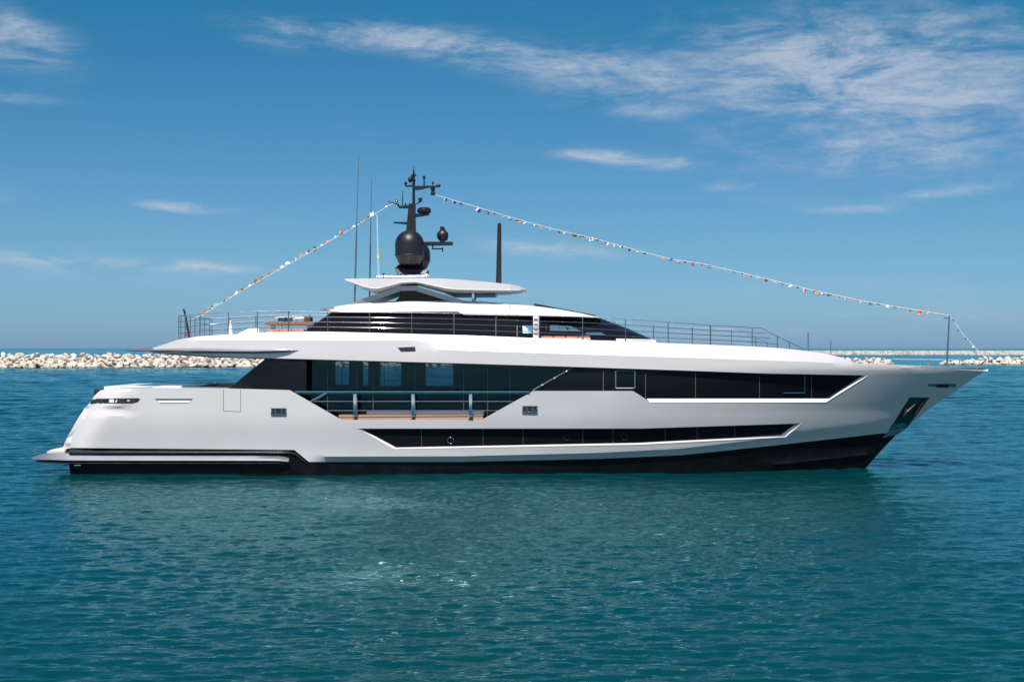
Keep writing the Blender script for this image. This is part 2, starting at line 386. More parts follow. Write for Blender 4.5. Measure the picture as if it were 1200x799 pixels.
mass = MB(); boulder_row(322, 980, 5, crest_of, base_py, False, None, None, mass, 2.6, (1.3, 2.0)); boulder_row(-420, -16, 6, crest_of, base_py, False, None, None, mass, 2.7, (1.3, 2.1))
o = mass.build('boulder_mass', M['rock'], smooth=24, fix=False); tag(o, 'rest of the limestone boulders heaped along the breakwater beyond the yacht', 'boulders', kind='stuff')
L3 = ['pale limestone boulder at the waterline of the low mole right of the bow',
      'pale limestone boulder in the middle of the low mole right of the bow',
      'pale limestone boulder on top of the low mole right of the bow']
crest_r = lambda px: float(np.interp(px, [1104, 1130, 1165, 1185, 1260], [.9, 2.0, 3.6, 3.1, 3.2]))
boulder_row(1106, 1215, 3, crest_r, lambda px: 427.2, True, L3, 'boulders of the low mole right of the bow', None, 2.6, (1.2, 2.0))
def core(pa, pb, crest, pyf, name, label):
    mb = MB(); rings = []
    for i in range(41):
        px = pa+(pb-pa)*i/40; p = base_at(px, pyf(px)); h = max(.3, crest(px)-1.5)
        rings.append([(p.x, p.y+.6, -1), (p.x, p.y+9*(h/5)+1, h), (p.x, p.y+9*(h/5)+6, h), (p.x, p.y+9*(h/5)+15, -1)])
    mb.rings(rings); o = mb.build(name, M['rock'], smooth=0); tag(o, label, 'breakwater', kind='structure')
core(-420, 1044, crest_of, base_py, 'breakwater', 'rubble core under the long boulder breakwater')
core(1112, 1230, crest_r, lambda px: 427.2, 'mole', 'rubble core under the low mole')
# far breakwater: a long ragged wall of stone across the horizon
mb = MB(); rings = []; n = 420
for i in range(n+1):
    px = 930+(1420-930)*i/n; Y = 1400+rnd.uniform(-1.5, 1.5); x = (px-600)*1400/F
    j = lambda a: rnd.uniform(-a, a)
    rings.append([(x, Y, -1), (x+j(.4), Y+2+j(1.2), 1.2+j(.7)), (x+j(.4), Y+5+j(1.2), 2.5+j(.7)), (x, Y+7, 3.6+j(.35)), (x, Y+8, 4.25+j(.12)), (x, Y+12, 4.25), (x, Y+20, -1)])
mb.rings(rings); o = mb.build('breakwater_wall', M['farrock'], smooth=12)
tag(o, 'long flat-topped stone breakwater far off on the horizon beyond the bow', 'breakwater')

# ------------------------------------------------------------------ the yacht
ROOT = empty('motor_yacht', (0, YC, 0))
tag(ROOT, 'large white three-deck motor yacht with black bottom and dark window bands, moored broadside on', 'yacht')
def at(px, py, wd=0.0):
    """yacht-frame point seen at a photo pixel, wd metres off the keel line towards us"""
    Y = YC-wd; return Vector(((px-600)*Y/F, -wd, H-(py-HZ)*Y/F))
def itp(pts, wd=4.4):
    q = [at(px, py, wd) for px, py in pts]; xs = [p.x for p in q]; zs = [p.z for p in q]
    return lambda x: float(np.interp(x, xs, zs))
STEM = [at(*p) for p in ((1005, 570), (1014, 549), (1031.5, 529), (1051, 509), (1064, 500), (1089, 479), (1159, 431.5))]
STERN = [at(px, py, 4.0) for px, py in ((86, 575), (80, 530), (73.5, 524.5), (83, 505), (91, 490.7), (99, 478), (104.7, 472.5), (110.7, 463.6), (117, 457.8), (125, 455.5))]
z_low = itp([(60, 527), (345, 527), (362, 541), (540, 541), (700, 537.5), (800, 533), (905, 522), (1035, 507.5), (1160, 480)])
z_cre = itp([(100, 404), (300, 404), (493, 409), (800, 419), (900, 422.3), (1000, 426), (1160, 431.7)])
xs_ = lambda z: float(np.interp(z, [p.z for p in STEM], [p.x for p in STEM]))
xt_ = lambda z: float(np.interp(z, [p.z for p in STERN], [p.x for p in STERN]))
def sstep(a, b, x): k = min(1, max(0, (x-a)/(b-a))); return k*k*(3-2*k)
X490 = at(545, 409, 4.4).x; X380 = at(470, 409, 4.4).x
def hullb(x, z):
    B = 4.28+.17*sstep(.9, 3.2, z)
    zl = z_low(x); B -= .20*min(1, max(0, (zl+.27-z)/.27))*sstep(-10.9, -9.4, x)
    if z < zl: B -= .10*(zl-z)
    B -= .125*max(0, 4.6-z)*sstep(-12, 5, x)*(1-sstep(3, 16, x))
    zc = z_cre(x); wq = sstep(X380, X490, x)
    B -= wq*.52*max(0, z-zc)+(1-wq)*(.06*max(0, z-6.3)+.75*max(0, z-7.2))
    t = (xs_(z)-x)/20.0; t = max(0, min(1, t)); p = 2.0
    B *= 1-(1-t)**p
    if z < 4.75:
        s = (x-xt_(z))/1.9
        if s < 1: B -= 1.0*(1-max(0, s))**2.2
        # moulded hollow under the stern light slot
        if x < at(165, 480, 4.4).x: B -= .10*math.exp(-((z-at(120, 481, 4.4).z)/.16)**2)*sstep(at(165, 480, 4.4).x, at(140, 480, 4.4).x, x)
    else:
        s = (x-at(146, 410, 4).x)/7.0       # upper deck rounds in towards its aft end
        if s < 1: B -= 1.1*(1-max(0, s))**2
    return max(B, .012)
def on(px, py, inset=0.0, surf=hullb):
    Y = 75.2
    for _ in range(14):
        x = (px-600)*Y/F; z = H-(py-HZ)*Y/F; Y = YC-max(surf(x, z)-inset, .006)
    return Vector(((px-600)*Y/F, Y-YC, H-(py-HZ)*Y/F))
def resample(poly, step, closed=True):
    out = []; n = len(poly)
    for i in range(n if closed else n-1):
        a, b = poly[i], poly[(i+1) % n]; k = max(1, int(math.ceil(math.dist(a, b)/step)))
        out += [(a[0]+(b[0]-a[0])*j/k, a[1]+(b[1]-a[1])*j/k) for j in range(k)]
    if not closed: out.append(poly[-1])
    return out
def inside(P, poly):
    x, y = P[:, 0], P[:, 1]; r = np.zeros(len(P), bool); n = len(poly)
    for i in range(n):
        x1, y1 = poly[i]; x2, y2 = poly[(i+1) % n]
        if y1 == y2: continue
        r ^= ((y1 > y) != (y2 > y)) & (x < (x2-x1)*(y-y1)/(y2-y1)+x1)
    return r
def sheet(mb, outer, holes=(), lines=(), step=7.0, inset=0.0, depth=.12, surf=hullb, insf=None):
    """a panel of the side: outline (photo pixels) laid on the moulded surface, given thickness"""
    V = []; Ed = []
    for loop in [outer]+list(holes):
        q = resample(loop, step); k = len(V); V += q; Ed += [(k+i, k+(i+1) % len(q)) for i in range(len(q))]
    for ln in lines:
        q = list(ln) if len(ln) > 20 else resample(ln, step, False); k = len(V); V += q; Ed += [(k+i, k+i+1) for i in range(len(q)-1)]
    A = np.array(V); lo, hi = A.min(0), A.max(0)
    gx = np.arange(lo[0]+step/2, hi[0], step); gy = np.arange(lo[1]+step/3, hi[1], step*.62)
    if len(gx) and len(gy):
        G = np.array([(x+(step/2 if j % 2 else 0), y) for j, y in enumerate(gy) for x in gx]); ok = inside(G, outer)
        for h_ in holes: ok &= ~inside(G, h_)
        G = G[ok]
        if len(G):
            d = np.sqrt(((G[:, None, :]-A[None])**2).sum(2)).min(1); V += [tuple(p) for p in G[d > step*.42]]
    vs, _, fs, *_ = delaunay_2d_cdt([Vector(p) for p in V], Ed, [], 0, 1e-4)
    P = np.array([(v.x, v.y) for v in vs]); cen = np.array([P[f].mean(0) for f in fs]); ok = inside(cen, outer)
    for h_ in holes: ok &= ~inside(cen, h_)
    fs = [tuple(f) for f, k in zip(fs, ok) if k]
    cnt = {}
    for f in fs:
        for i in range(3): e = (f[i], f[(i+1) % 3]); cnt[frozenset(e)] = cnt.get(frozenset(e), [])+[e]
    P3 = [on(p[0], p[1], inset if insf is None else insf(p[0], p[1]), surf) for p in P]; n = len(P3)
    Q3 = [Vector((p.x, min(p.y+depth, -.004), p.z)) for p in P3]
    F2 = list(fs)+[tuple(i+n for i in reversed(f)) for f in fs]
    for k, e in cnt.items():
        if len(e) == 1: a, b = e[0]; F2.append((a, b, b+n, a+n))
    sub = MB(); sub.add(P3+Q3, F2); used = sorted({i for f in F2 for i in f}); re = {i: k for k, i in enumerate(used)}
    mb.add([sub.v[i] for i in used], [tuple(re[i] for i in f) for f in F2]); return mb
def ribbon(mb, pa, pb, ia, ib, surf=hullb, step=8, depth=.05):
    """bevelled lip between two outlines lying at two depths"""
    qa = []; qb = []
    for i in range(len(pa)-1):
        k = max(1, int(math.dist(pa[i], pa[i+1])/step))
        for j in range(k+(1 if i == len(pa)-2 else 0)):
            f = j/k; qa.append(on(pa[i][0]+(pa[i+1][0]-pa[i][0])*f, pa[i][1]+(pa[i+1][1]-pa[i][1])*f, ia, surf))
            qb.append(on(pb[i][0]+(pb[i+1][0]-pb[i][0])*f, pb[i][1]+(pb[i+1][1]-pb[i][1])*f, ib, surf))
    off = Vector((0, depth, -.01)); mb.rings([[a, b, b+off, a+off] for a, b in zip(qa, qb)]); return mb
def across(mb, pts, dz=0.0, camber=0.0, n=6, thick=0.0, trim=0.0):
    """a deck or closing skin from the near side to the far side"""
    rows = []
    for p in pts:
        wd = max(.004, -p.y-trim); rows.append([(p.x, -wd+2*wd*k/n, p.z+dz+camber*(1-(2*k/n-1)**2)) for k in range(n+1)])
    mb.rings(rows, closed=False)
    if thick: mb.rings([[(a, b, c-thick) for a, b, c in r] for r in rows], closed=False)
    return mb

def proj(p):
    Y = YC+p.y; return (600+p.x*F/Y, HZ-(p.z-H)*F/Y)
def crease(zf_, px0, px1, n=90):
    out = []
    for i in range(n+1):
        x = at(px0+(px1-px0)*i/n, 420, 4.2).x; z = zf_(x); out.append(proj(Vector((x, -hullb(x, z), z))))
    return out
# --- topsides: one moulding from transom to stem, with the upper-deck band folded back over the windows
stern = [(73.5, 524.5), (78, 514), (83, 505), (91, 490.7), (99, 478), (104.7, 472.5), (110.7, 463.6), (117, 457.8), (125, 455.5)]
top_lo = [(178, 454), (267, 455), (339.4, 457), (400, 491.7), (564.4, 491.7), (625, 458), (742, 458), (762, 471), (968, 471), (1017, 440)]
band_lo = [(1006, 439.6), (900, 437.6), (800, 434), (680, 430), (550, 426), (430, 422.7), (312, 419.5), (250, 417.5), (195, 414)]
top_hi = [(178, 408), (188, 404.8), (209, 397.8), (234, 394), (267, 392), (307, 390), (357, 388.4), (400, 389), (475, 391), (550, 393), (650, 397), (750, 401), (800, 402.7), (880, 405.8), (915, 408), (940, 410.5), (965, 414), (985, 418.5), (1000, 424), (1010, 426.2), (1080, 428.7), (1158, 431.5)]
low_edge = [(1089, 479), (1064, 500), (1052, 508), (1035, 507.5), (905, 522), (800, 533), (700, 537.5), (540, 541), (362, 541), (345, 527)]
WIN_LO = [(418.5, 502), (461, 526), (750, 520.6), (921, 511.7), (939, 496), (750, 502)]
mb = MB()
sheet(mb, stern+top_lo+band_lo+top_hi+low_edge, [WIN_LO], [crease(z_cre, 500, 985), crease(lambda x: z_low(x)+.27, 376, 895)], 6.5)
mb.join_mirror()
across(mb, [on(px, py) for px, py in resample(stern, 6, False)])
hull = mb.build('hull', M['hull'], ROOT, 17)
# decks
mb = MB(); across(mb, [on(px, py) for px, py in resample(top_hi[:19], 10, False)], -.03, .05, 6, .05, .03)
mb.build('upper_deck', M['white'], ROOT, 40)
mb = MB(); across(mb, [on(px, py) for px, py in resample(top_hi[18:], 6, False)], -.10, .06, 6, .05, .05)
mb.build('foredeck', M['white'], ROOT, 40)
mb = MB(); across(mb, [on(px, py) for px, py in resample(list(reversed(band_lo[3:])), 10, False)], -.02, 0, 6, .04, .06)
mb.build('deckhead', M['white'], ROOT, 40)
x0, x1 = at(122, 470, 4).x, at(640, 480, 4).x; zf = at(480, 491, 4.4).z
mb = MB()
for a, b, wd in ((x0, x0+1.5, 3.6), (x0+1.5, x1, 4.05)): mb.box(((a+b)/2, 0, zf-.06), (b-a, 2*wd, .1))
mb.build('main_deck', M['teak'], ROOT, 0)

# --- black bottom
mb = MB()
sheet(mb, [(86, 575), (81, 545), (80, 527.5), (345, 526), (362, 540), (540, 540), (700, 536.5), (800, 532), (905, 521), (1035, 506.5), (1052, 507.5), (1031.5, 529), (1014, 549), (1005, 572)], step=8, inset=.03, depth=.1, lines=[[(860, 549), (940, 541), (1020, 532)]],
      insf=lambda px, py: .03-.09*math.exp(-((py-np.interp(px, [860, 940, 1024], [549, 541, 531.5]))/2.2)**2)*sstep(850, 930, px))
mb.join_mirror(); across(mb, [on(px, py, .03) for px, py in ((86, 575), (81, 545), (80, 527.5))])
bottom = mb.build('hull_bottom', M['black'], ROOT, 30)

# --- swim platform and its long side fairing
def ring_full(px, top, bot, wt, wm, wb, k=.45):
    x = at(px, 500, wm).x; zt, zb = at(px, top, wm).z, at(px, bot, wm).z; zm = zt+(zb-zt)*k
    half = [(wb, zb), (wm-.03, zm-.03), (wm, zm), (wm-.03, zm+.03), (wt, zt)]
    return [(x, -a, z) for a, z in half]+[(x, a, z) for a, z in reversed(half)]
pl = [(37, 536, 538, 2.9, 3.0, 2.9), (42, 533.6, 540, 3.5, 3.7, 3.4), (50, 531.8, 541, 3.9, 4.12, 3.8), (62, 531.2, 541.5, 4.1, 4.35, 4.0), (80, 532, 542, 4.15, 4.45, 4.1), (140, 532.6, 542, 4.2, 4.5, 4.15), (300, 533, 542, 4.2, 4.5, 4.2), (326, 533.5, 542, 4.2, 4.5, 4.2), (338, 537, 542, 4.2, 4.42, 4.2)]
mb = MB(); mb.rings([ring_full(*p, k=.72) for p in pl]); plat = mb.build('swim_platform', M['grey'], ROOT, 40)
mb = MB(); mb.rings([ring_full(px, b-.3, b+1.8, wm-.1, wm-.06, wb-.1) for px, tp, b, wt, wm, wb in pl[1:]]); mb.build('platform_edge', M['dark'], plat, 40)
mb = MB(); mb.rings([ring_full(px, 527.2 if px > 78 else 530, 533.5, 4.2, wm-.12, 4.1) for px, tp, b, wt, wm, wb in pl[4:]]+[ring_full(347, 530, 536, 4.1, 4.32, 4.1), ring_full(358, 540, 544, 4.1, 4.30, 4.1)])
mb.build('platform_groove', M['dark'], plat, 40)
mb = MB(); a = at(66, 529.6, 3.6); mb.box((a.x, 0, a.z), (.85, 7.0, .22), bev=.06); a = at(57, 530.6, 3.4); mb.box((a.x, 0, a.z), (.4, 6.2, .12), bev=.03); mb.build('platform_step', M['cream'], plat)
for s in (-1, 1):
    mb = MB(); a = at(91, 545, 4.2); mb.box((a.x, s*4.24, a.z), (.36, .06, .06), bev=.01); mb.build('exhaust_lip', M['steel'], plat)

# --- windows
mb = MB(); sheet(mb, [(268.5, 455), (268.5, 458), (359, 460), (359, 416), (316, 416)], step=12, inset=.08, depth=.03); mb.mirror()
mb.build('wing_glass', M['glass'], ROOT, 20)
mb = MB(); sheet(mb, [(612, 466), (671, 430), (673, 426), (1013, 434), (1014, 440), (970, 473), (757, 473), (738, 463)], step=12, inset=.16, depth=.03); mb.mirror()
cab = mb.build('cabin_window', M['glass'], ROOT, 20)
mb = MB(); sheet(mb, [(414, 499), (460, 530), (750, 523), (924, 514), (944, 493), (750, 499)], step=12, inset=.17, depth=.03); mb.mirror()
low = mb.build('lower_window', M['glass'], hull, 20)
mb = MB(); ribbon(mb, [(757.5, 466.8), (972, 466.8), (1011, 439.4)], [(762, 471.2), (968, 471.2), (1017.4, 440)], .17, -.012); mb.mirror()
mb.build('window_sill', M['sill'], cab, 30)
mb = MB(); ribbon(mb, [(425, 503), (464.5, 524), (750, 518.6), (915, 509.6), (931, 497.5)], [(418, 501.6), (461, 526.2), (750, 520.9), (921, 512), (939.6, 495.8)], .18, -.012); mb.mirror()
mb.build('window_sill', M['hull'], low, 30)
def mullions(lst, parent, inset, wd=.7, m='dark'):
    for px, a, b in lst:
        mb = MB(); sheet(mb, [(px-wd/2, a), (px+wd/2, a), (px+wd/2, b), (px-wd/2, b)], step=20, inset=inset-.012, depth=.02); mb.mirror(); mb.build('mullion', M[m], parent, 0)
M['mull'] = mat('window_gasket', (.11, .105, .10), .4)
mullions([(707, 434, 459), (756.5, 438, 466), (815, 437, 466.5), (890, 441, 467), (951, 440, 466.5)], cab, .16, .8, 'mull')
mullions([(494, 502, 523.5), (566, 502, 522), (613, 502, 521.5), (683, 502, 520), (718.5, 502, 519), (779.5, 501, 517), (817, 500, 515), (861, 499.5, 512.5)], low, .17, .5, 'mull')
def loop_frame(pts, inset, r, name, parent, m, closed=True):
    mb = MB(); q = [on(px, py, inset) for px, py in pts]; q = q+[q[0]] if closed else q
    for a, b in zip(q[:-1], q[1:]): mb.tube([a, b], r, 6)
    mb.mirror(); mb.build(name, M[m], parent)
loop_frame([(721.5, 434.5), (744, 434.8), (744, 454.5), (721.5, 454.5)], .15, .028, 'window_frame', cab, 'steel')
loop_frame([(943, 441), (943, 460.5), (917.5, 460.5)], .15, .028, 'window_frame', cab, 'steel', False)
for px, py in ((528, 516), (664, 512.5), (732, 512), (850.5, 507)):
    mb = MB(); q = [on(px+3.6*math.cos(k*math.pi/8), py+3.6*math.sin(k*math.pi/8), .15) for k in range(17)]; mb.tube(q, .018, 6, False); mb.mirror(); mb.build('porthole', M['interior' if px != 528 else 'steel'], low)
# diagonal frame that ends the side deck
mb = MB(); a, b = on(623, 459, .10), on(674, 429.5, .10); off = Vector((0, .9, 0)); n_ = Vector((.16, 0, .25)); mb.prism([a, b, b+n_*.5, a+n_*.5], off); mb.mirror(); fr = mb.build('end_frame', M['mull'], ROOT, 0)
for px, py in ((635.6, 451), (650, 443), (664, 435)):
    mb = MB(); mb.ball(on(px, py, .06), .045); mb.mirror(); mb.build('deck_light', M['lamp'], fr)

# --- saloon: glass set in behind the side deck, dark lining with gaps that show the far side
g1, g2 = at(335, 414, 3.3), at(690, 494, 3.3)
SALW = 3.3
def side_panel(mb, px0, px1, py0, py1, wd, th):
    a, b = at(px0, py0, wd), at(px1, py1, wd); mb.box(((a.x+b.x)/2, -wd+th/2, (a.z+b.z)/2), (b.x-a.x, th, a.z-b.z)); return mb
mb = MB(); side_panel(mb, 346, 690, 412, 491.5, SALW, .03); mb.mirror(); sal = mb.build('saloon_window', M['clear'], ROOT, 0)
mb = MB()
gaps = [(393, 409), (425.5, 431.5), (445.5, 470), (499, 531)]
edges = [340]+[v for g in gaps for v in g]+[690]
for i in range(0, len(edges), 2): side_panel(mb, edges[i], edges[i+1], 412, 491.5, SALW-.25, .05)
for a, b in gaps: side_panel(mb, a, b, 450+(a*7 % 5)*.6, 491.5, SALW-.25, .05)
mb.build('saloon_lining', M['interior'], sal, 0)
mb = MB()
for s in (340, 690):
    x = at(s, 450, 3).x; mb.box((x, 0, (g1.z+zf)/2), (.06, 2*SALW, g1.z-zf))
mb.build('bulkhead', M['interior'], ROOT, 0)
mb = MB()
for px in (356.5, 383.5, 418, 437, 486, 543, 571, 597): side_panel(mb, px, px+.6, 414, 491, SALW+.015, .03)
mb.mirror(); mb.build('saloon_mullion', M['mull'], sal, 0)
# curtain-like lighter panel low inside
# side deck: teak toe step and white bench
mb = MB(); a, b = on(396, 492.3, .06), on(566, 492.3, .06); za, zb_ = at(480, 492, 4.4).z, at(480, 486.2, 4.2).z
mb.prism([(a.x, -4.27, za-.05), (a.x, -4.27, za), (a.x, -4.05, zb_), (a.x, -3.35, zb_), (a.x, -3.35, za-.05)], (b.x-a.x, 0, 0)); mb.mirror(); mb.build('side_deck', M['teak'], ROOT, 0)
mb = MB(); a, b = at(430, 480.5, 3.6), at(567, 485.5, 3.6); mb.box(((a.x+b.x)/2, -3.62, (a.z+b.z)/2), (b.x-a.x, .3, a.z-b.z), bev=.03); mb.mirror(); mb.build('side_bench', M['white'], ROOT)
# balcony railing
br = empty('balcony_railing', (0, 0, 0)); br.parent = ROOT
mb = MB(); a, b = on(346, 459.6, .06), on(621, 459.9, .06); mb.box(((a.x+b.x)/2, a.y, (a.z+b.z)/2), (b.x-a.x, .12, .155), bev=.02, rx=.16); mb.mirror(); mb.build('top_rail', M['chrome'], br)
for px in (416, 484, 551.5):
    mb = MB(); a, b = on(px, 461.5, .06), on(px, 488, .06); mb.box((a.x, a.y, (a.z+b.z)/2), (.17, .09, a.z-b.z), bev=.015); mb.box((a.x, a.y, b.z+.02), (.26, .14, .05), bev=.01); mb.mirror(); mb.build('post', M['chrome'], br)
for py, x0_, x1_ in ((470.2, 363, 601), (481, 383, 583)):
    mb = MB(); mb.tube([on(x0_, py, .06), on(x1_, py, .06)], .028, 8); mb.mirror(); mb.build('mid_rail', M['steel'], br)
mb = MB(); a, b = on(365, 470, .05), on(383, 460.5, .05); mb.tube([a, b], .075, 8); mb.mirror(); mb.build('brace', M['chrome'], br)

# --- hull fittings
def fairlead(px0, py0, px1, py1):
    mb = MB(); q = [on(px, py, -.01) for px, py in ((px0, py0), (px1, py0), (px1, py1), (px0, py1))]; c = sum(q, Vector())/4; wx, wz = (q[1].x-q[0].x), (q[0].z-q[2].z)
    r = .07
    mb.box((c.x, c.y, c.z+wz/2-r/2), (wx, .09, r), bev=.02); mb.box((c.x, c.y, c.z-wz/2+r/2), (wx, .09, r), bev=.02)
    for s in (-1, 1): mb.box((c.x+s*(wx/2-r/2), c.y, c.z), (r, .09, wz-2*r), bev=.02); mb.tube([(c.x+s*wx*.2, c.y-.01, c.z-wz/2+r), (c.x+s*wx*.2, c.y-.01, c.z+wz/2-r)], .05, 8)
    mb.mirror(); fl = mb.build('fairlead', M['rail'], hull)
    mb = MB(); mb.box((c.x, c.y-.004, c.z), (wx-.04, .03, wz-.04)); mb.mirror(); mb.build('opening', M['interior'], fl, 0)
fairlead(317.6, 478, 335.8, 486.8); fairlead(612, 475.4, 630, 483.6)
mb = MB(); sheet(mb, [(466, 407.2), (486.5, 406.2), (487, 411.6), (470, 412)], step=6, inset=-.012, depth=.05); mb.mirror(); mb.build('vent', M['dark'], hull, 0)
def slot(poly, name, m, proud=.006):
    mb = MB(); sheet(mb, poly, step=6, inset=-proud, depth=.03); mb.mirror(); return mb.build(name, M[m], hull, 0)
sl = slot([(105, 472.8), (107.5, 468.2), (112, 467), (161, 466.4), (164.5, 467.4), (161.5, 471.2), (155, 472.7)], 'stern_light', 'dark')
mb = MB(); sheet(mb, [(106.5, 472.2), (109, 468), (122, 467.6), (122, 472.2)], step=6, inset=-.015, depth=.02); mb.mirror(); mb.build('lens', M['green'], sl, 0)
mb = MB(); sheet(mb, [(128, 467.8), (133.5, 467.8), (133.5, 471.6), (128, 471.6)], step=6, inset=-.02, depth=.02); sheet(mb, [(149, 468.6), (152, 468.6), (152, 470), (149, 470)], step=6, inset=-.02, depth=.02); mb.mirror(); mb.build('lamp', M['lamp'], sl, 0)
slot([(180.5, 467), (226.5, 467), (223.5, 469.2), (184.5, 469.2)], 'vent', 'mull'); 
mb = MB(); ribbon(mb, [(184.5, 469), (223.5, 469)], [(187, 471.6), (221, 471.6)], .0, -.03); mb.mirror(); mb.build('vent_lip', M['sill'], hull)
M['seam'] = mat('panel_seam', (.16, .16, .17), .6)
def seam(pts, closed=False, wd=.7):
    mb = MB(); pp = pts+[pts[0]] if closed else pts
    for a, b in zip(pp[:-1], pp[1:]):
        d = Vector((b[0]-a[0], b[1]-a[1])).normalized(); n = Vector((-d.y, d.x))*wd/2; a = Vector(a); b = Vector(b)
        sheet(mb, [tuple(a-n), tuple(b-n), tuple(b+n), tuple(a+n)], step=30, inset=-.003, depth=.02)
    return mb.mirror()
seam([(261.8, 456.5), (261.8, 481.5), (282, 482.3), (282, 456.5)]).build('side_door', M['seam'], hull, 0)
for px, a, b in ():
    pass
# bulwark capping, aft
mb = MB(); sheet(mb, [(133, 455), (178, 453.4), (178, 454.6), (133, 455.8)], step=10, inset=.03, depth=.16); mb.mirror(); mb.build('cap_rail', M['dark'], hull, 0)
mb = MB(); sheet(mb, [(213, 453), (268, 453.9), (268, 455.4), (213, 454.8)], step=10, inset=.02, depth=.2); mb.mirror(); mb.build('cap_rail', M['grey'], hull, 0)
mb = MB(); sheet(mb, [(180, 452.6), (190, 451.8), (212, 451.8), (213, 455), (180, 455)], step=10, inset=.08, depth=.5); mb.mirror(); mb.build('deck_locker', M['white'], ROOT, 0)
mb = MB(); a, b = at(121, 453.9, 3.4), at(214, 452.7, 3.4); mb.box(((a.x+b.x)/2, 0, b.z-.22), (b.x-a.x, 6.6, .44), bev=.05); mb.build('aft_bright_box', M['white'], ROOT)  # raised white box added so a sunlit top covers the shaded bulwark
mb = MB(); a = at(112.5, 459.5, 3.2); mb.box((a.x, 0, a.z), (.3, 6.2, .32), bev=.03); mb.build('transom_rail', M['dark'], ROOT)

# bow: name plate slot and anchor pocket
mb = MB(); sheet(mb, [(1087, 449.8), (1119, 449.6), (1121, 451.5), (1119, 453.6), (1088, 452.6)], step=6, inset=-.008, depth=.03); mb.mirror(); nb = mb.build('bow_light', M['steel'], hull, 0)
mb = MB(); sheet(mb, [(1098, 450), (1112, 449.7), (1111, 454.2), (1097, 453.8)], step=6, inset=-.02, depth=.03); mb.mirror(); mb.build('lens', M['dark'], nb, 0)
mb = MB(); sheet(mb, [(1066, 465.5), (1089.5, 465.5), (1063, 501), (1041, 505)], step=6, inset=-.008, depth=.03); mb.mirror(); pk = mb.build('anchor_pocket', M['green'], hull, 0)
mb = MB(); sheet(mb, [(1041, 505.5), (1063, 501.5), (1052, 509), (1033.5, 513)], step=6, inset=-.02, depth=.03); mb.mirror(); mb.build('pocket_plate', M['grey'], pk, 0)
mb = MB(); sheet(mb, [(1048, 497), (1062, 495), (1062.5, 500), (1042.5, 503.8)], step=6, inset=-.02, depth=.03); mb.mirror(); mb.build('pocket_plate', M['steel'], pk, 0)
anc = MB()
anc.tube([on(1082.5, 469, -.05), on(1072, 486, -.08)], [.05, .10], 8); anc.tube([on(1073, 473, -.04), on(1061, 484, -.10), on(1058, 489, -.12)], [.03, .12, .05], 8)
anc.tube([on(1061, 480, -.1), on(1060, 490, -.14), on(1064, 497, -.1)], [.05, .09, .05], 8); anc.mirror(); anc.build('anchor', M['dark'], pk)
mb = MB(); mb.tube([on(1062, 478.5, -.13), on(1060.5, 486, -.17), on(1057.5, 490, -.15)], [.03, .05, .03], 8); mb.mirror(); mb.build('shackle', M['steel'], pk)

# --- grey wing fairing round the aft end of the upper deck
wg = [(146, 410, 411, 2.2, 2.3, 2.2), (158, 408.8, 412.2, 3.0, 3.25, 2.9), (175, 407.2, 414, 3.45, 3.85, 3.4), (200, 406, 415.4, 3.75, 4.25, 3.8), (230, 405.7, 416.3, 4.0, 4.5, 4.0), (265, 405.8, 417.2, 4.15, 4.62, 4.1), (300, 405.9, 417.5, 4.2, 4.66, 4.15), (322, 406, 416.2, 4.25, 4.64, 4.2), (340, 408, 413.2, 4.3, 4.55, 4.3), (352, 410.5, 411.3, 4.3, 4.42, 4.3)]
mb = MB(); mb.rings([ring_full(*p, k=.5) for p in wg]); wing = mb.build('wing_fairing', M['grey'], ROOT, 25)
mb = MB(); mb.rings([ring_full(px, (tp+b)/2-.2+.3, (tp+b)/2+1.4, wm-.02, wm+.015, wm-.08, k=.3) for px, tp, b, wt, wm, wb in wg[1:-1]]); mb.build('wing_edge', M['dark'], wing, 25)

# --- upper deck railing
near = [(209.5, 398, 370), (212, 397.3, 370), (234.5, 394.5, 368), (267.5, 392.2, 365.8), (301.5, 390.6, 364.8), (338, 389.2, 364.4), (384, 389, 365.8), (433, 390, 366), (482.5, 391.3, 366.5), (532, 392.7, 367.3), (581.5, 394.5, 368.3), (632, 396.5, 369.7), (682.7, 398.6, 371.2), (733, 400.6, 374), (783, 402.3, 377.7), (832.5, 404, 381.3), (881.5, 406, 384)]
rl = empty('deck_railing', (0, 0, 0)); rl.parent = ROOT
def rp(px, py, base): b = on(px, base, .12); Y = YC+b.y; return Vector(((px-600)*Y/F, b.y, H-(py-HZ)*Y/F))
for px, b, tp in near:
    mb = MB(); mb.tube([rp(px, b+.6, b), rp(px, tp, b)], .026 if px not in (532, 832.5) else .038, 8)
    q = rp(px, b+.2, b); mb.box((q.x, q.y, q.z), (.14, .1, .03)); mb.mirror(); mb.build('post', M['rail'], rl)
fwd = [(892, 406.6, 384.4), (911, 407.7, 394.5), (925, 408.8, 401), (941, 410.5, 408.5)]
for px, b, tp in fwd[1:]:
    mb = MB(); mb.tube([rp(px, b+.5, b), rp(px, tp, b)], .03, 8); mb.mirror(); mb.build('post', M['rail'], rl)
mb = MB(); mb.tube([rp(px, tp, b) for px, b, tp in near+fwd], .018, 8); mb.mirror(); mb.build('top_rail', M['rail'], rl)
for f in (.25, .5, .75):
    mb = MB(); pts = [rp(px, b+(tp-b)*f, b) for px, b, tp in near+(fwd[:1] if f < .9 else [])]
    pts.append(rp(*[(911, 403.5, 407.7), (903, 396.5, 407.2), (897, 390, 406.9)][int(f*4)-1]))
    mb.tube(pts, .014, 6); mb.mirror(); mb.build('guard_wire', M['wire'], rl)
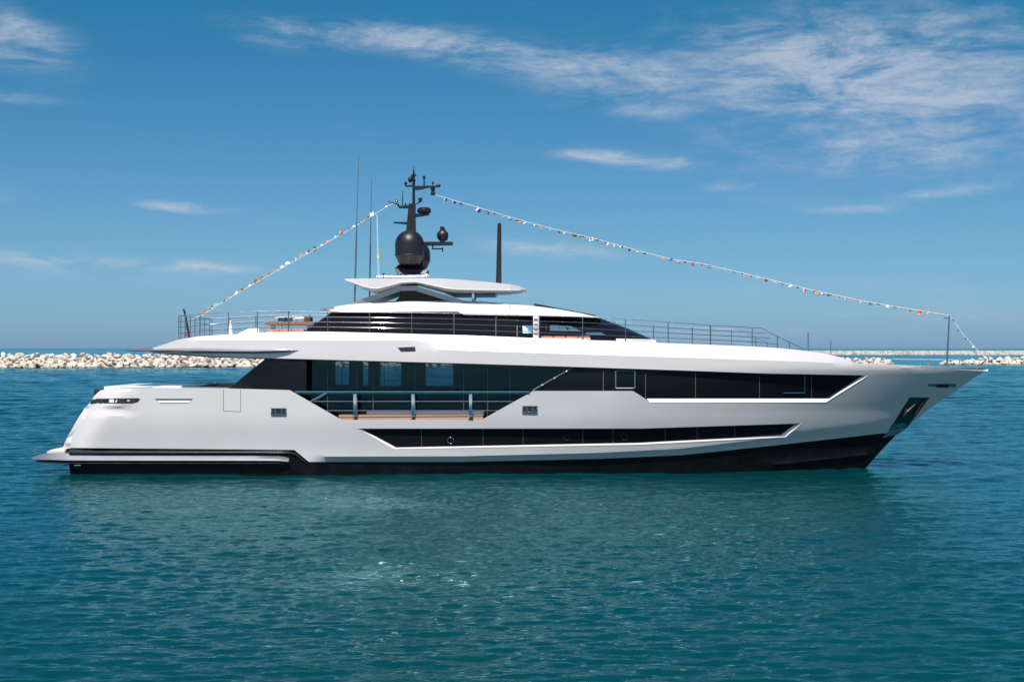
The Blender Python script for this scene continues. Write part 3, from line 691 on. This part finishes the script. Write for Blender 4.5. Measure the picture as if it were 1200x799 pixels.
# stern run of the rail across the deck
mb = MB(); q = rp(209.5, 398, 398); zt = rp(209.5, 370, 398).z
for k in range(4):
    z = q.z+(zt-q.z)*(k+1)/4; mb = MB(); mb.tube([(q.x, q.y, z), (q.x, -q.y, z)], .022 if k == 3 else .013, 6); mb.build('stern_rail', M['rail'], rl)
for k in (-2.4, -1.2, 0, 1.2, 2.4):
    mb = MB(); mb.tube([(q.x, k, q.z-.05), (q.x, k, zt)], .026, 8); mb.build('post', M['rail'], rl)

# --- wheelhouse
def wh_surf(x, z):
    B = 3.36-.44*(z-7.1)
    xf = float(np.interp(z, [7.22, 8.37, 9], [at(766, 397).x, at(704, 373).x, at(672, 360).x])); t = max(0, min(1, (xf-x)/6.5))
    return max(.012, B*(1-(1-t)**2.3))
def w_on(px, py, inset=0.0): return on(px, py, inset, wh_surf)
mb = MB(); sheet(mb, [(357, 388), (391, 364), (540, 364), (640, 368), (704, 373), (735, 384.5), (766, 398.5), (700, 398), (550, 393)], step=9, inset=0, depth=.04, surf=wh_surf); mb.join_mirror()
across(mb, [w_on(px, py) for px, py in ((357, 388), (374, 376), (391, 364))])
wh = mb.build('wheelhouse', M['whglass'], ROOT, 25)
mb = MB(); sheet(mb, [(722, 396.6), (764, 397.4), (769, 398.6), (769, 402), (722, 400.5)], step=6, inset=-.15, depth=.1, surf=wh_surf); mb.join_mirror(); across(mb, [w_on(770, 398, -.15), w_on(770, 402, -.15)]); mb.build('sill', M['hull'], wh, 30)
for px, a, b, wd in ((581, 370, 395, .6), (606, 372, 395, .8), (640, 372, 396, 1.2), (655, 372, 396, .6), (682, 372, 397, .8)):
    mb = MB(); sheet(mb, [(px-wd/2, a), (px+wd/2, a), (px+wd/2, b), (px-wd/2, b)], step=20, inset=-.012, depth=.03, surf=wh_surf); mb.mirror(); mb.build('mullion', M['dark'], wh, 0)
M['skyglass'] = glass_clear('blue_pane', (.3, .36, .4, 1))
def bluepane(poly):
    mb = MB(); sheet(mb, poly, step=12, inset=-.01, depth=.015, surf=wh_surf); mb.mirror(); mb.build('window_pane', M['pane'], wh, 0)
M['pane'] = mat('sky_tinted_pane', (.22, .40, .50), .12, .75, .4)  # sky light seen through these windows, put into the pane colour
bluepane([(612.5, 381.3), (624, 381.6), (624, 390.6), (612.5, 390.2)]); bluepane([(644.5, 381), (668, 381.5), (681.5, 388.4), (644.5, 387.5)]); bluepane([(687, 389.5), (704, 389.3), (711, 393.2), (687, 392.6)])
mb = MB(); a, b = at(628, 370, 3.45), at(628, 396, 3.45); mb.box((a.x, -3.42, (a.z+b.z)/2), (.3, .22, a.z-b.z), bev=.03); mb.mirror(); pil = mb.build('pillar', M['white'], ROOT)
for py in (374, 380, 386, 391):
    mb = MB(); c = at(628, py, 3.56); mb.box((c.x, -3.545, c.z), (.2, .03, .07)); mb.mirror(); mb.build('pillar_vent', M['grey'], pil, 0)
# roof with long eyebrow
rf = [(375, 361.8, 363.2, 3.0, 3.3), (392, 359, 364.8, 2.9, 3.5), (410, 355.6, 366.2, 2.6, 3.6), (440, 353, 366.3, 2.4, 3.66), (475, 351.3, 366.1, 2.3, 3.68), (525, 351.2, 365.9, 2.3, 3.68), (537, 351.5, 366, 2.3, 3.68), (543, 351.7, 369.5, 2.3, 3.66), (570, 353, 370, 2.3, 3.6), (600, 355.2, 370.4, 2.2, 3.45), (627, 357.6, 370.9, 2.1, 3.25), (655, 361.3, 371.4, 1.85, 2.9), (680, 366, 371.9, 1.5, 2.35), (700, 370.8, 372.6, .9, 1.5), (705, 372.3, 373.2, .3, .5)]
mb = MB(); rings = []
for px, tp, bt, wt, wm in rf:
    if wm > 2.8: wm = 2.8+(wm-2.8)*.12
    x = at(px, 380, wm).x; zt, zb = at(px, tp, wt).z, at(px, bt, wm).z; dz_ = zt-zb
    half = [(0, zb+.02), (wm-.25, zb), (wm, zb+dz_*.06), (wm-.03, zb+dz_*.22), ((wm*.62+wt*.38), zb+dz_*.62), (wt, zb+dz_*.90), (wt*.5, zt), ]
    rings.append([(x, -a, z) for a, z in half]+[(x, 0, zt+.02)]+[(x, a, z) for a, z in reversed(half[1:])])
mb.rings(rings); roof = mb.build('roof', M['white'], ROOT, 50)
for px in (570.5, 597):
    mb = MB(); i = 0
    pts = [at(px, py, wd) for py, wd in ((370.3, 2.92), (366.5, 2.89), (360.5, 2.68), (356, 2.3))]; mb.tube([p+Vector((0, -.012, .012)) for p in pts], .014, 6); mb.mirror(); mb.build('roof_seam', M['seam'], roof)
mb = MB(); a, b = at(626, 355.4, 1.6), at(698, 369.2, .9); mb.prism([a, b, (b.x, b.y, b.z-.16), (a.x, a.y, a.z-.22)], (0, 2.2, 0)); mb.build('sunroof', M['dark'], roof, 0)

# --- arch braces and hardtop
brace_o = [(405, 357), (468, 335), (486, 335), (548, 353.5), (528, 353.5), (486, 340.6), (470, 340.8), (432, 354)]
mb = MB(); mb.prism([at(px, py, 2.35) for px, py in brace_o], (0, .35, 0)); mb.mirror(); arch = mb.build('arch', M['grey'], ROOT, 0)
mb = MB(); mb.prism([at(px, py, 2.2) for px, py in ((468, 341), (487, 341), (530, 354), (462, 354), (470, 346))], (0, .1, 0)); mb.mirror(); mb.build('arch_panel', M['glass'], arch, 0)
ht = [(404, 326.7, 328, 1.9, 2.2, 1.9), (414, 326.5, 333, 2.3, 2.65, 2.1), (425, 326.3, 338.3, 2.5, 2.85, 2.2), (435, 326.2, 342, 2.55, 2.95, 2.25), (442, 326.1, 342.4, 2.55, 2.95, 2.3), (456, 326, 338, 2.55, 2.95, 2.4), (470, 325.9, 332.8, 2.55, 2.95, 2.6), (487, 325.8, 331.8, 2.55, 2.95, 2.6), (504, 326, 336.5, 2.55, 2.95, 2.4), (522, 326.6, 341.6, 2.55, 2.95, 2.3), (535, 327.3, 343.2, 2.55, 2.95, 2.2), (560, 329.4, 343.4, 2.5, 2.9, 2.1), (580, 331.2, 343, 2.4, 2.8, 2.0), (598, 333, 342.2, 2.2, 2.55, 1.8), (610, 335.5, 341, 1.8, 2.1, 1.5), (617, 338.3, 339.6, 1.3, 1.5, 1.3)]
mb = MB(); mb.rings([ring_full(px, tp, b, wm-.07, wm, wb, k=.74) for px, tp, b, wt, wm, wb in ht]); hard = mb.build('hardtop', M['hull'], ROOT, 14)
mb = MB(); mb.prism([at(px, py, 2.1) for px, py in ((520, 342), (584, 342), (580, 345.5), (530, 345.8))], (0, 4.2, 0)); mb.build('hardtop_underside', M['dark'], hard, 0)  # dark slab drawn for the hardtop's black underside
for px in (533, 543):
    mb = MB(); c = at(px, 340.2, 2.62); mb.box((c.x, c.y, c.z), (.38, .05, .1)); mb.mirror(); mb.build('downlight', M['lamp'], hard, 0)
mb = MB(); a, b = at(554.5, 342, 2.2), at(554.5, 354.5, 2.2); mb.box((a.x, a.y, (a.z+b.z)/2), (.14, .14, a.z-b.z), bev=.02); mb.mirror(); mb.build('hardtop_post', M['steel'], ROOT)
# things fixed on the hardtop
mb = MB(); mb.tube([at(441, 323.9, 1.2), at(500, 323.4, 1.2)], .018, 6); [mb.tube([at(px, 323.7, 1.2), at(px, 326.5, 1.2)], .018, 6) for px in (442, 456, 470, 488, 499)]; mb.tube([at(490, 325, 1.0), at(497, 320.5, 1.0), at(505, 324.5, 1.0)], .05, 6); mb.build('hardtop_rail', M['rail'], hard)
mb = MB(); c = at(449.5, 322.5, 1.2); mb.tube([(c.x, c.y, c.z-.2), (c.x, c.y, c.z+.08)], .03, 6); mb.box((c.x, c.y, c.z+.08), (.16, .1, .06), bev=.02); mb.build('horn', M['mast'], hard)

# --- mast
mast = empty('mast', (at(485, 320).x, 0, at(485, 321).z)); mast.parent = ROOT
MO = Vector(mast.location)
def mpart(mb, name, m='mast', smooth=35):
    mb.v = [(x-MO.x, y-MO.y, z-MO.z) for x, y, z in mb.v]; return mb.build(name, M[m], mast, smooth)
A = lambda px, py, wd=0.0: at(px, py, wd)
k_ = YC/F
mb = MB(); mb.rings([[A(464, 313), A(500, 316), A(500, 321.5), A(466, 321.5)] if False else [(A(px, 315).x, s*wd, A(px, py).z) for px, s, wd, py in q] for q in
    ([(466, -1, 1.1, 322), (500, -1, 1.1, 322), (500, 1, 1.1, 322), (466, 1, 1.1, 322)], [(464, -1, 1.0, 316), (502, -1, 1.0, 317.5), (502, 1, 1.0, 317.5), (464, 1, 1.0, 316)], [(468, -1, .7, 311), (490, -1, .7, 311.5), (490, 1, .7, 311.5), (468, 1, .7, 311)])]); mpart(mb, 'mast_base', 'mast', 20)
def dome(px, wd, r, ytop, ymid, ybot, name):
    c = A(px, 300, wd); z = lambda py: at(px, py, wd).z
    prof = [(r*.60, z(ybot)), (r*.72, z(ybot)+.05), (r*.97, z(ymid)-.03), (r*1.02, z(ymid)), (r*1.02, z(ymid)+.05), (r, z(ymid)+.07)]
    zt, zs = z(ytop), z(ytop)-r
    if zs > z(ymid)+.1: prof.append((r, zs))
    prof += [(r*math.cos(a), max(zs, z(ymid)+.1)+(zt-max(zs, z(ymid)+.1))*math.sin(a)) for a in [j*math.pi/20 for j in range(1, 10)]]+[(.01, zt)]
    mb = MB(); mb.lathe(prof, (c.x, c.y), 40); return mpart(mb, name, 'mast', 30)
dome(480, 1.0, .80, 269.8, 300, 310.5, 'satellite_dome')
dome(490.5, -.9, .66, 284, 306, 315, 'satellite_dome')
mb = MB(); mb.rings([[(A(xa, py).x, -.22, A(xa, py).z), (A(xb, py).x, -.22, A(xb, py).z), (A(xb, py).x, .22, A(xb, py).z), (A(xa, py).x, .22, A(xa, py).z)] for xa, xb, py in ((475, 487.5, 313), (476.3, 487.2, 270), (478, 487, 252), (479.2, 487, 239))]); mpart(mb, 'mast_trunk', 'mast', 20)
mb = MB(); mb.tube([A(484.8, 240), A(484.8, 205), A(484.8, 198)], [.085, .07, .03], 10); 
for py, r in ((205.6, .15), (211.5, .13), (215, .1)): z = A(485, py).z; mb.lathe([(r*.6, z-.05), (r, z-.02), (r, z+.02), (r*.6, z+.05)], (A(484.8, py).x, 0), 14)
mpart(mb, 'mast_pole')
mb = MB(); mb.ball(A(484.9, 195.4), .085); mpart(mb, 'finial', 'steel')
mb = MB(); mb.ball(A(480.8, 210.6), .13, 1.0, 1, 1.35); mb.ball(A(483, 208), .12); mpart(mb, 'navigation_light')
mb = MB(); mb.prism([A(474, 217.2, .06), A(484, 216.8, .06), A(484, 219, .06), A(475, 218.9, .06)], (0, .12, 0)); mpart(mb, 'spreader', smooth=0)
def little(px, py0, py1, r=.06, hr=.1):
    mb = MB(); mb.tube([A(px, py1), A(px, py0+1.5)], r*.55, 8); z = A(px, py0+1).z; x = A(px, py0).x
    mb.lathe([(hr*.5, z-.09), (hr, z-.07), (hr, z-.03), (hr*.7, z-.02), (hr*.7, z+.04), (hr*.3, z+.07)], (x, 0), 12); mpart(mb, 'navigation_light')
little(475.5, 213.5, 218); little(497, 206.5, 219, .07, .1); little(507.4, 213.2, 219, .04, .06); little(475.3, 238, 243, .05, .05)
mb = MB(); mb.prism([A(485, 218, .07), A(514, 217.5, .07), A(514, 219, .07), A(503, 220, .07), A(492, 222.4, .07), A(485, 222.8, .07)], (0, .14, 0)); mb.ball(A(514, 217.8), .1, 1.3, 1, 1); mpart(mb, 'boom')
mb = MB(); x = A(507.3, 220).x; z = lambda py: A(507, py).z; mb.lathe([(.10, z(229)), (.13, z(228)), (.12, z(225)), (.09, z(224.6)), (.09, z(223)), (.13, z(222.4)), (.14, z(220))], (x, 0), 14); ln_ = mpart(mb, 'hanging_lamp')
mb = MB(); mb.prism([A(467, 241.3, .2), A(484, 240.2, .2), A(484, 244, .2), A(467, 243.4, .2)], (0, .4, 0)); mb.tube([A(467, 242), A(466.5, 239.5)], .06, 8); mpart(mb, 'platform', smooth=0)
mb = MB(); mb.tube([A(472, 224), A(471.8, 236.6)], .02, 6); mb.tube([A(471.8, 231), A(471.8, 242)], .03, 6); mpart(mb, 'antenna')
mb = MB(); mb.tube([A(454.5, 236.3), A(459, 237), A(464, 238.2), A(467, 239.5)], [.05, .035, .06, .05], 8); mb.ball(A(464.7, 236.3), .09); mpart(mb, 'loudhailer', 'steel')
mb = MB(); mb.tube([A(487, 239.4), A(491, 237.6), A(492.3, 236.5)], .04, 6); mb.rings([[(A(q, py).x, -.09, A(q, py).z), (A(r_, py).x, -.09, A(r_, py).z), (A(r_, py).x, .09, A(r_, py).z), (A(q, py).x, .09, A(q, py).z)] for q, r_, py in ((490.6, 494.2, 236.8), (490, 495, 233), (490, 495.2, 232))]); mpart(mb, 'floodlight')
mb = MB(); mb.prism([A(461.2, 260, .12), A(477, 260.2, .12), A(477, 263, .12), A(461.2, 261.5, .12)], (0, .24, 0)); mpart(mb, 'spreader', smooth=0)
mb = MB(); mb.prism([A(487, 250.4, .25), A(503, 249.8, .25), A(502, 251.6, .25), A(487, 254, .25)], (0, .5, 0)); pf = mpart(mb, 'radar_bracket', smooth=0)
mb = MB(); c = A(497, 247); z = lambda py: A(497, py).z; mb.lathe([(.28, z(250)), (.37, z(249.3)), (.40, z(247.5)), (.37, z(245)), (.26, z(243.4)), (.01, z(243))], (c.x, 0), 24); mpart(mb, 'radar_scanner')
mb = MB(); mb.prism([A(496, 283.3, .35), A(530.5, 283.3, .35), A(530.5, 287, .35), A(496, 287.6, .35)], (0, .5, 0)); mpart(mb, 'side_arm', smooth=0)
mb = MB(); mb.box(A(512, 291.6, .1)[:], (.62, .10, .07), bev=.02); mb.tube([A(507, 287.5, .1), A(507, 291.6, .1)], .04, 6); mb.tube([A(518.7, 290, .1), A(518.7, 295, .1)], .04, 6); mpart(mb, 'scanner_bar')
mb = MB(); c = A(518.7, 276, .1); mb.ball(c, .34, 1.0, .8, .95); mb.rings([[(A(a_, py).x, -.22, A(a_, py).z), (A(b2, py).x, -.22, A(b2, py).z), (A(b2, py).x, .05, A(b2, py).z), (A(a_, py).x, .05, A(a_, py).z)] for a_, b2, py in ((514, 524.5, 282), (515.5, 524.5, 274), (516, 521, 267), (516.5, 518.5, 265.6))]); mb.tube([A(518.7, 284, .1), A(518.7, 280, .1)], .16, 10); mpart(mb, 'searchlight')
# whips and the tall black blade aerial
for a_, mid, b_, wd in (((420.4, 182), (417.8, 272), (415.5, 356), 1.6), ((435.4, 209), (434, 289), (433, 347), -1.2)):
    mb = MB(); mb.tube([at(*b_, wd), at(*mid, wd)], [.05, .045], 8); mb.tube([at(*mid, wd), at(*a_, wd)], [.032, .016], 6); mb.build('whip_antenna', M['rail'], ROOT)
mb = MB(); x0_, x1_ = at(581, 331, .5), at(587.6, 331, .5); mb.rings([[(at(p, py, .5).x, -.5, at(p, py, .5).z), (at(q, py, .5).x, -.5, at(q, py, .5).z), (at(q, py, .5).x, -.36, at(q, py, .5).z), (at(p, py, .5).x, -.36, at(p, py, .5).z)] for p, q, py in ((581, 587.7, 333), (583, 587.5, 263), (584.2, 586.6, 261.4))]); mb.build('blade_antenna', M['mast'], ROOT, 0)

# --- foredeck fittings
for px, y0, y1, r, nm in ((947, 413, 390, .035, 'deck_post'), (973.5, 417, 399.5, .03, 'deck_post')):
    mb = MB(); b = at(px, y0, 1.6); tpt = at(px, y1, 1.6); mb.tube([b, tpt], r, 8); mb.box((b.x, b.y, b.z), (.14, .14, .06)); mb.build(nm, M['rail'], ROOT)
JS0, JS1 = at(1109.5, 430, 0), at(1112.5, 370, 0)
mb = MB(); mb.tube([JS0, JS1], [.055, .04], 8); q = at(1109, 372.8, 0); mb.box((q.x, 0, q.z), (.28, .06, .06), ry=.15); mb.build('jackstaff', M['rail'], ROOT)
mb = MB(); mb.tube([at(1046, 420.6, -1.4), at(1090, 421, -1.2), at(1125, 421.4, -.9)], .028, 6)
for px, wd in ((1079, -1.3), (1088, -1.2), (1124.5, -.9)): mb.tube([at(px, 421.2, wd), at(px, 429, wd)], .026, 6)
mb.build('bow_rail', M['steel'], ROOT)
mb = MB(); mb.tube([at(1145, 431, 0), at(1150, 427, 0), at(1156, 421, 0)], [.06, .05, .03], 8); mb.build('bow_fitting', M['steel'], ROOT)
mb = MB(); b = at(222, 397.5, 0); tpt = at(215.3, 363, 0); mb.tube([b, tpt], [.045, .03], 8); mb.ball(tpt, .06); mb.build('ensign_staff', M['mast'], ROOT)

# ------------------------------------------------------------------ loose things on the yacht
def W(p): return Vector((p[0], p[1]+YC, p[2]))
def thing_at(name, p, label, cat, group=None):
    o = empty(name, W(p)); tag(o, label, cat, group); return o
def rel(mb, p): mb.v = [(x-p[0], y-p[1], z-p[2]) for x, y, z in mb.v]; return mb
# furled ensign
mb = MB(); pts = []; rad = []
for i in range(15):
    f = i/14; p = at(215.6+(221.4-215.6)*f, 364+(396-364)*f, .03); pts.append(p+Vector((.03+.02*math.sin(i*1.9), .03*math.cos(i*1.3), 0))); rad.append(.035+.05*f+.02*math.sin(i*2.3))
o = rel(mb.tube(pts, rad, 10), pts[-1]).build('ensign', mat('navy_cloth', (.012, .012, .02), .85, 0, 0, .3, 20, .004, 60)); o.location = W(pts[-1]); tag(o, 'dark ensign furled round its raked staff at the aft rail', 'flag')
mb = MB(); p0 = at(217.8, 392.5, .12); mb.tube([p0+Vector((-.05, 0, .2)), p0+Vector((-.02, -.02, .05)), p0+Vector((-.04, .01, -.15))], [.03, .08, .05], 8)
q = rel(mb, pts[-1]).build('fold', mat('red_cloth', (.45, .03, .03), .85, 0, 0, .2, 20), o)

ZD = at(330, 390, 3.5).z
# table with teak top, wrapped bundle, coral seats
p = at(341, 389, 2.4); tb = thing_at('deck_table', (p.x, p.y, p.z), 'teak topped bar table on the aft upper deck', 'table')
a, b = at(313, 377.2, 2.4), at(370, 381.6, 2.4)
mb = MB(); mb.box(((a.x+b.x)/2, -2.2, (a.z+b.z)/2), (b.x-a.x, 1.6, .16), bev=.03); rel(mb, p).build('tabletop', M['teak'], tb)
for px in (320, 362):
    mb = MB(); c = at(px, 382, 2.3); d = at(px, 389.5, 2.3); mb.box((c.x, -2.2, (c.z+d.z)/2), (.14, .9, c.z-d.z+.02)); rel(mb, p).build('leg', M['white'], tb)
mb = MB(); a, b = at(322.5, 369.6, 2.3), at(357, 377.3, 2.3)
n = 18; rings = []
for i in range(n+1):
    f = i/n; x = a.x+(b.x-a.x)*f; e = min(1, min(f, 1-f)*7); h2 = (a.z-b.z)*(.86+.14*mnoise.noise(Vector((f*7, 1, 2)))); zz = b.z+.012; e = .72+.28*e
    rings.append([(x, -2.2-.36*e+.03*math.sin(i*2.1), zz), (x, -2.2-.42*e+.03*math.sin(i*1.7), zz+h2*.5), (x, -2.2-.3*e, zz+h2*e*.97), (x, -2.2, zz+h2*e+.03*math.sin(i*3)), (x, -2.2+.3*e, zz+h2*e*.95), (x, -2.2+.4*e, zz+h2*.5), (x, -2.2+.36*e, zz)])
mb.rings(rings)
def wrap_mat():
    m = bpy.data.materials.new('wrapping'); m.use_nodes = True; t = NT(m.node_tree); p_ = m.node_tree.nodes['Principled BSDF']
    tc = t.node('ShaderNodeTexCoord'); n = t.noise(t.mapping(tc.outputs['Object'], (3, 3, 9)), 1.6, 5, .6, 1.0)
    t.l.new(t.mix(t.mapr(n, .42, .58), (.22, .22, .25, 1), (.74, .74, .76, 1)), p_.inputs['Base Color']); p_.inputs['Roughness'].default_value = .5
    b_ = t.node('ShaderNodeBump'); b_.inputs['Distance'].default_value = .05; t.l.new(n, b_.inputs['Height']); t.l.new(b_.outputs[0], p_.inputs['Normal']); return m
c = Vector(((a.x+b.x)/2, -2.2, b.z)); o = rel(mb, c).build('wrapped_bundle', wrap_mat(), smooth=50); o.location = W(c); tag(o, 'pale grey wrapped bundle lying on the teak bar table', 'bundle')
mb = MB(); c = at(361.5, 374.5, 2.0); mb.box(c, (.36, .9, .34), bev=.06); c0 = Vector((c.x, c.y, c.z)); o = rel(mb, c0).build('basket', mat('brown_wicker', (.10, .06, .045), .8, 0, 0, .3, 30, .01, 60)); o.location = W(c0); tag(o, 'dark brown basket beside the wrapped bundle on the bar table', 'basket')
c0.z = c.z
def sofa(px0, px1, py0, py1, wd, dep, label, nseg):
    a, b = at(px0, py0, wd), at(px1, py1, wd); z0 = on((px0+px1)/2, py1, .8).z; p = Vector(((a.x+b.x)/2, -wd+dep/2, b.z)); r_ = thing_at('sunpad', p, label, 'sunpad')
    mb = MB(); mb.box((p.x, p.y, b.z+.03), (b.x-a.x, dep, .10), bev=.02); rel(mb, p).build('base', M['cream'], r_)
    L = (b.x-a.x)/nseg
    for i in range(nseg):
        mb = MB(); mb.box((a.x+L*(i+.5), p.y, b.z+.08+(a.z-b.z-.08)/2), (L-.03, dep-.04, a.z-b.z-.06), bev=.05); rel(mb, p).build('cushion', M['coral'], r_)
sofa(312, 356, 386, 390.4, 3.3, .8, 'coral cushioned seat beside the bar table on the aft upper deck', 3)
sofa(634, 692, 394, 397.8, 3.72, .35, 'coral cushioned bench along the side deck below the wheelhouse windows', 4)
# white locker, raft canister
p = at(291, 391, 2.6); mb = MB(); mb.prism([at(px, py, 3.0) for px, py in ((277, 392), (284, 388.4), (292, 384.5), (303, 383.8), (303.5, 392))], (0, 1.6, 0)); o = rel(mb, p).build('deck_locker_box', M['white'], smooth=0); o.name = 'sloping_locker'; o.location = W(p); tag(o, 'white sloping locker on the aft upper deck', 'locker')
p = at(270, 391.5, 2.8); mb = MB(); z = lambda py: at(270, py, 2.8).z
mb.lathe([(.10, z(392)), (.11, z(391)), (.10, z(384.5)), (.085, z(383)), (.05, z(381.8)), (.03, z(377)), (.05, z(376.4)), (.03, z(375.4))], (p.x, p.y), 16); o = rel(mb, p).build('deck_shower', M['white']); o.location = W(p); tag(o, 'slim white deck shower column near the aft rail', 'shower')
# parasol-like dark tray above the bar (folded awning frame)
p = at(338, 389, 3.0); aw = thing_at('awning_pole', p, 'slim pole with a flat dark head beside the bar table', 'pole')
mb = MB(); mb.tube([p, at(338.6, 365, 3.0)], .03, 8); rel(mb, p).build('pole', M['steel'], aw)
mb = MB(); a = at(332, 364.8, 3.0); mb.box(a, (.80, .5, .05), bev=.015); rel(mb, p).build('head', M['dark'], aw)

# yellow flag hoisted on its halyard
p = at(443, 324, 1.0); hy = thing_at('signal_halyard', p, 'thin halyard with one small yellow flag beside the whip antennas', 'flag line')
mb = MB(); mb.tube([p, at(442.6, 300, 1.0), at(441.6, 251, 1.0)], .014, 6); mb.tube([at(444.4, 324, 1.0), at(443.6, 300, 1.0), at(442, 251, 1.0)], .010, 6); rel(mb, p).build('line', M['rope'], hy)
mb = MB(); rings = []
for i in range(7):
    q = at(442.7+.2*math.sin(i), 294+i*1.5, 1.0); rings.append([(q.x-.03, q.y-.01, q.z), (q.x+.07, q.y-.05*math.cos(i), q.z-.03), (q.x+.07, q.y-.05*math.cos(i)+.012, q.z-.03), (q.x-.03, q.y+.005, q.z)])
mb.rings(rings); rel(mb, p).build('flag', M['yellow'], hy)

# ------------------------------------------------------------------ dressing lines with signal flags
FC = {k: mat('flag_'+k, c, .8, 0, 0, .05, 8) for k, c in dict(red=(.52, .05, .045), white=(.80, .80, .78), navy=(.02, .035, .12), yellow=(.78, .50, .05), orange=(.72, .22, .06), black=(.015, .015, .02)).items()}
PAT = [('white', 'white', 'one'), ('white', 'navy', 'vert'), ('red', 'white', 'vert'), ('white', 'white', 'one'), ('orange', 'yellow', 'one'), ('white', 'navy', 'cross'), ('yellow', 'navy', 'horiz'), ('red', 'yellow', 'diag'), ('navy', 'white', 'square'), ('white', 'red', 'square'), ('yellow', 'black', 'quart'), ('white', 'white', 'one'), ('red', 'red', 'one'), ('navy', 'white', 'horiz')]
def flag_mesh(i, wav):
    a, b, kind = PAT[i]; n = 6; vs = []; fs = []; mi = []; Wd, Hd = .27, .22
    for s in (0, .006):
        for r in range(n+1):
            for c_ in range(n+1):
                u, v = c_/n, r/n
                vs.append((u*Wd-.05, s+.075*math.sin(u*5+wav+v)*u+.05*v, -v*Hd*(1-.15*u)+.03*math.sin(u*4+wav)))
    N = (n+1)**2
    for s in range(2):
        for r in range(n):
            for c_ in range(n):
                k = s*N+r*(n+1)+c_; f = (k, k+1, k+n+2, k+n+1); fs.append(f if s else f[::-1])
                u, v = c_+.5, r+.5
                x = dict(one=0, vert=u > 3, horiz=2 < v < 4, diag=u+v > 6, cross=(2 < u < 4 or 2 < v < 4), square=(1 < u < 5 and 1 < v < 5), quart=(u > 3) != (v > 3))[kind]; mi.append(int(x))
    me = bpy.data.meshes.new('flag'); me.from_pydata(vs, [], fs); me.materials.append(FC[a]); me.materials.append(FC[b]); me.polygons.foreach_set('material_index', mi); me.polygons.foreach_set('use_smooth', [True]*len(fs)); return me
FM = [flag_mesh(i, w_) for i in range(len(PAT)) for w_ in (0., 2.2)]
def flag_line(pts, label, step, start=.02, end=.985, tilt=0.0):
    P = [at(px, py, 0) for px, py in pts]; r_ = thing_at('flag_line', P[0], label, 'flag line', 'dressing lines of signal flags')
    mb = MB(); mb.tube(P, .018, 6); rel(mb, P[0]).build('line', M['rope'], r_)
    D = [0.0]
    for a, b in zip(P[:-1], P[1:]): D.append(D[-1]+(b-a).length)
    n = int(D[-1]*(end-start)/step)
    for i in range(n):
        d = D[-1]*start+i*step+rnd.uniform(-.06, .06); j = max(k for k in range(len(D)) if D[k] <= d); j = min(j, len(P)-2); f = (d-D[j])/(D[j+1]-D[j]); q = P[j].lerp(P[j+1], f)
        o = bpy.data.objects.new('flag', rnd.choice(FM)); C.objects.link(o); o.parent = r_; o.location = q-P[0]
        sl = math.atan2(P[j+1].z-P[j].z, P[j+1].x-P[j].x); s = rnd.uniform(.62, 1.0)
        o.rotation_euler = (rnd.uniform(-1.1, .5), -sl+rnd.uniform(-.3, .3), rnd.uniform(-1.0, 1.0)); o.scale = (s, s, s*rnd.uniform(.6, 1.1))
flag_line([(467, 237), (456.7, 240.5), (417, 265), (370, 292), (323.7, 318), (297, 332.7), (258, 356), (237, 369), (226, 373.5)], 'string of small signal flags running from the mast down to the aft rail', .42)
flag_line([(511, 229), (524, 232.5), (607.5, 257.5), (655, 270), (700, 280.5), (750, 294.5), (787.5, 304), (823, 309), (898, 326.7), (952, 340), (1006.7, 351.7), (1046.7, 359), (1112.5, 369.5)], 'long string of small signal flags running from the mast to the bow pole', .46)
flag_line([(1113, 369.5), (1127, 390), (1137, 401), (1145, 409.5), (1156, 421.5)], 'short string of signal flags slanting from the bow pole to the stem', .62, .08, .9)
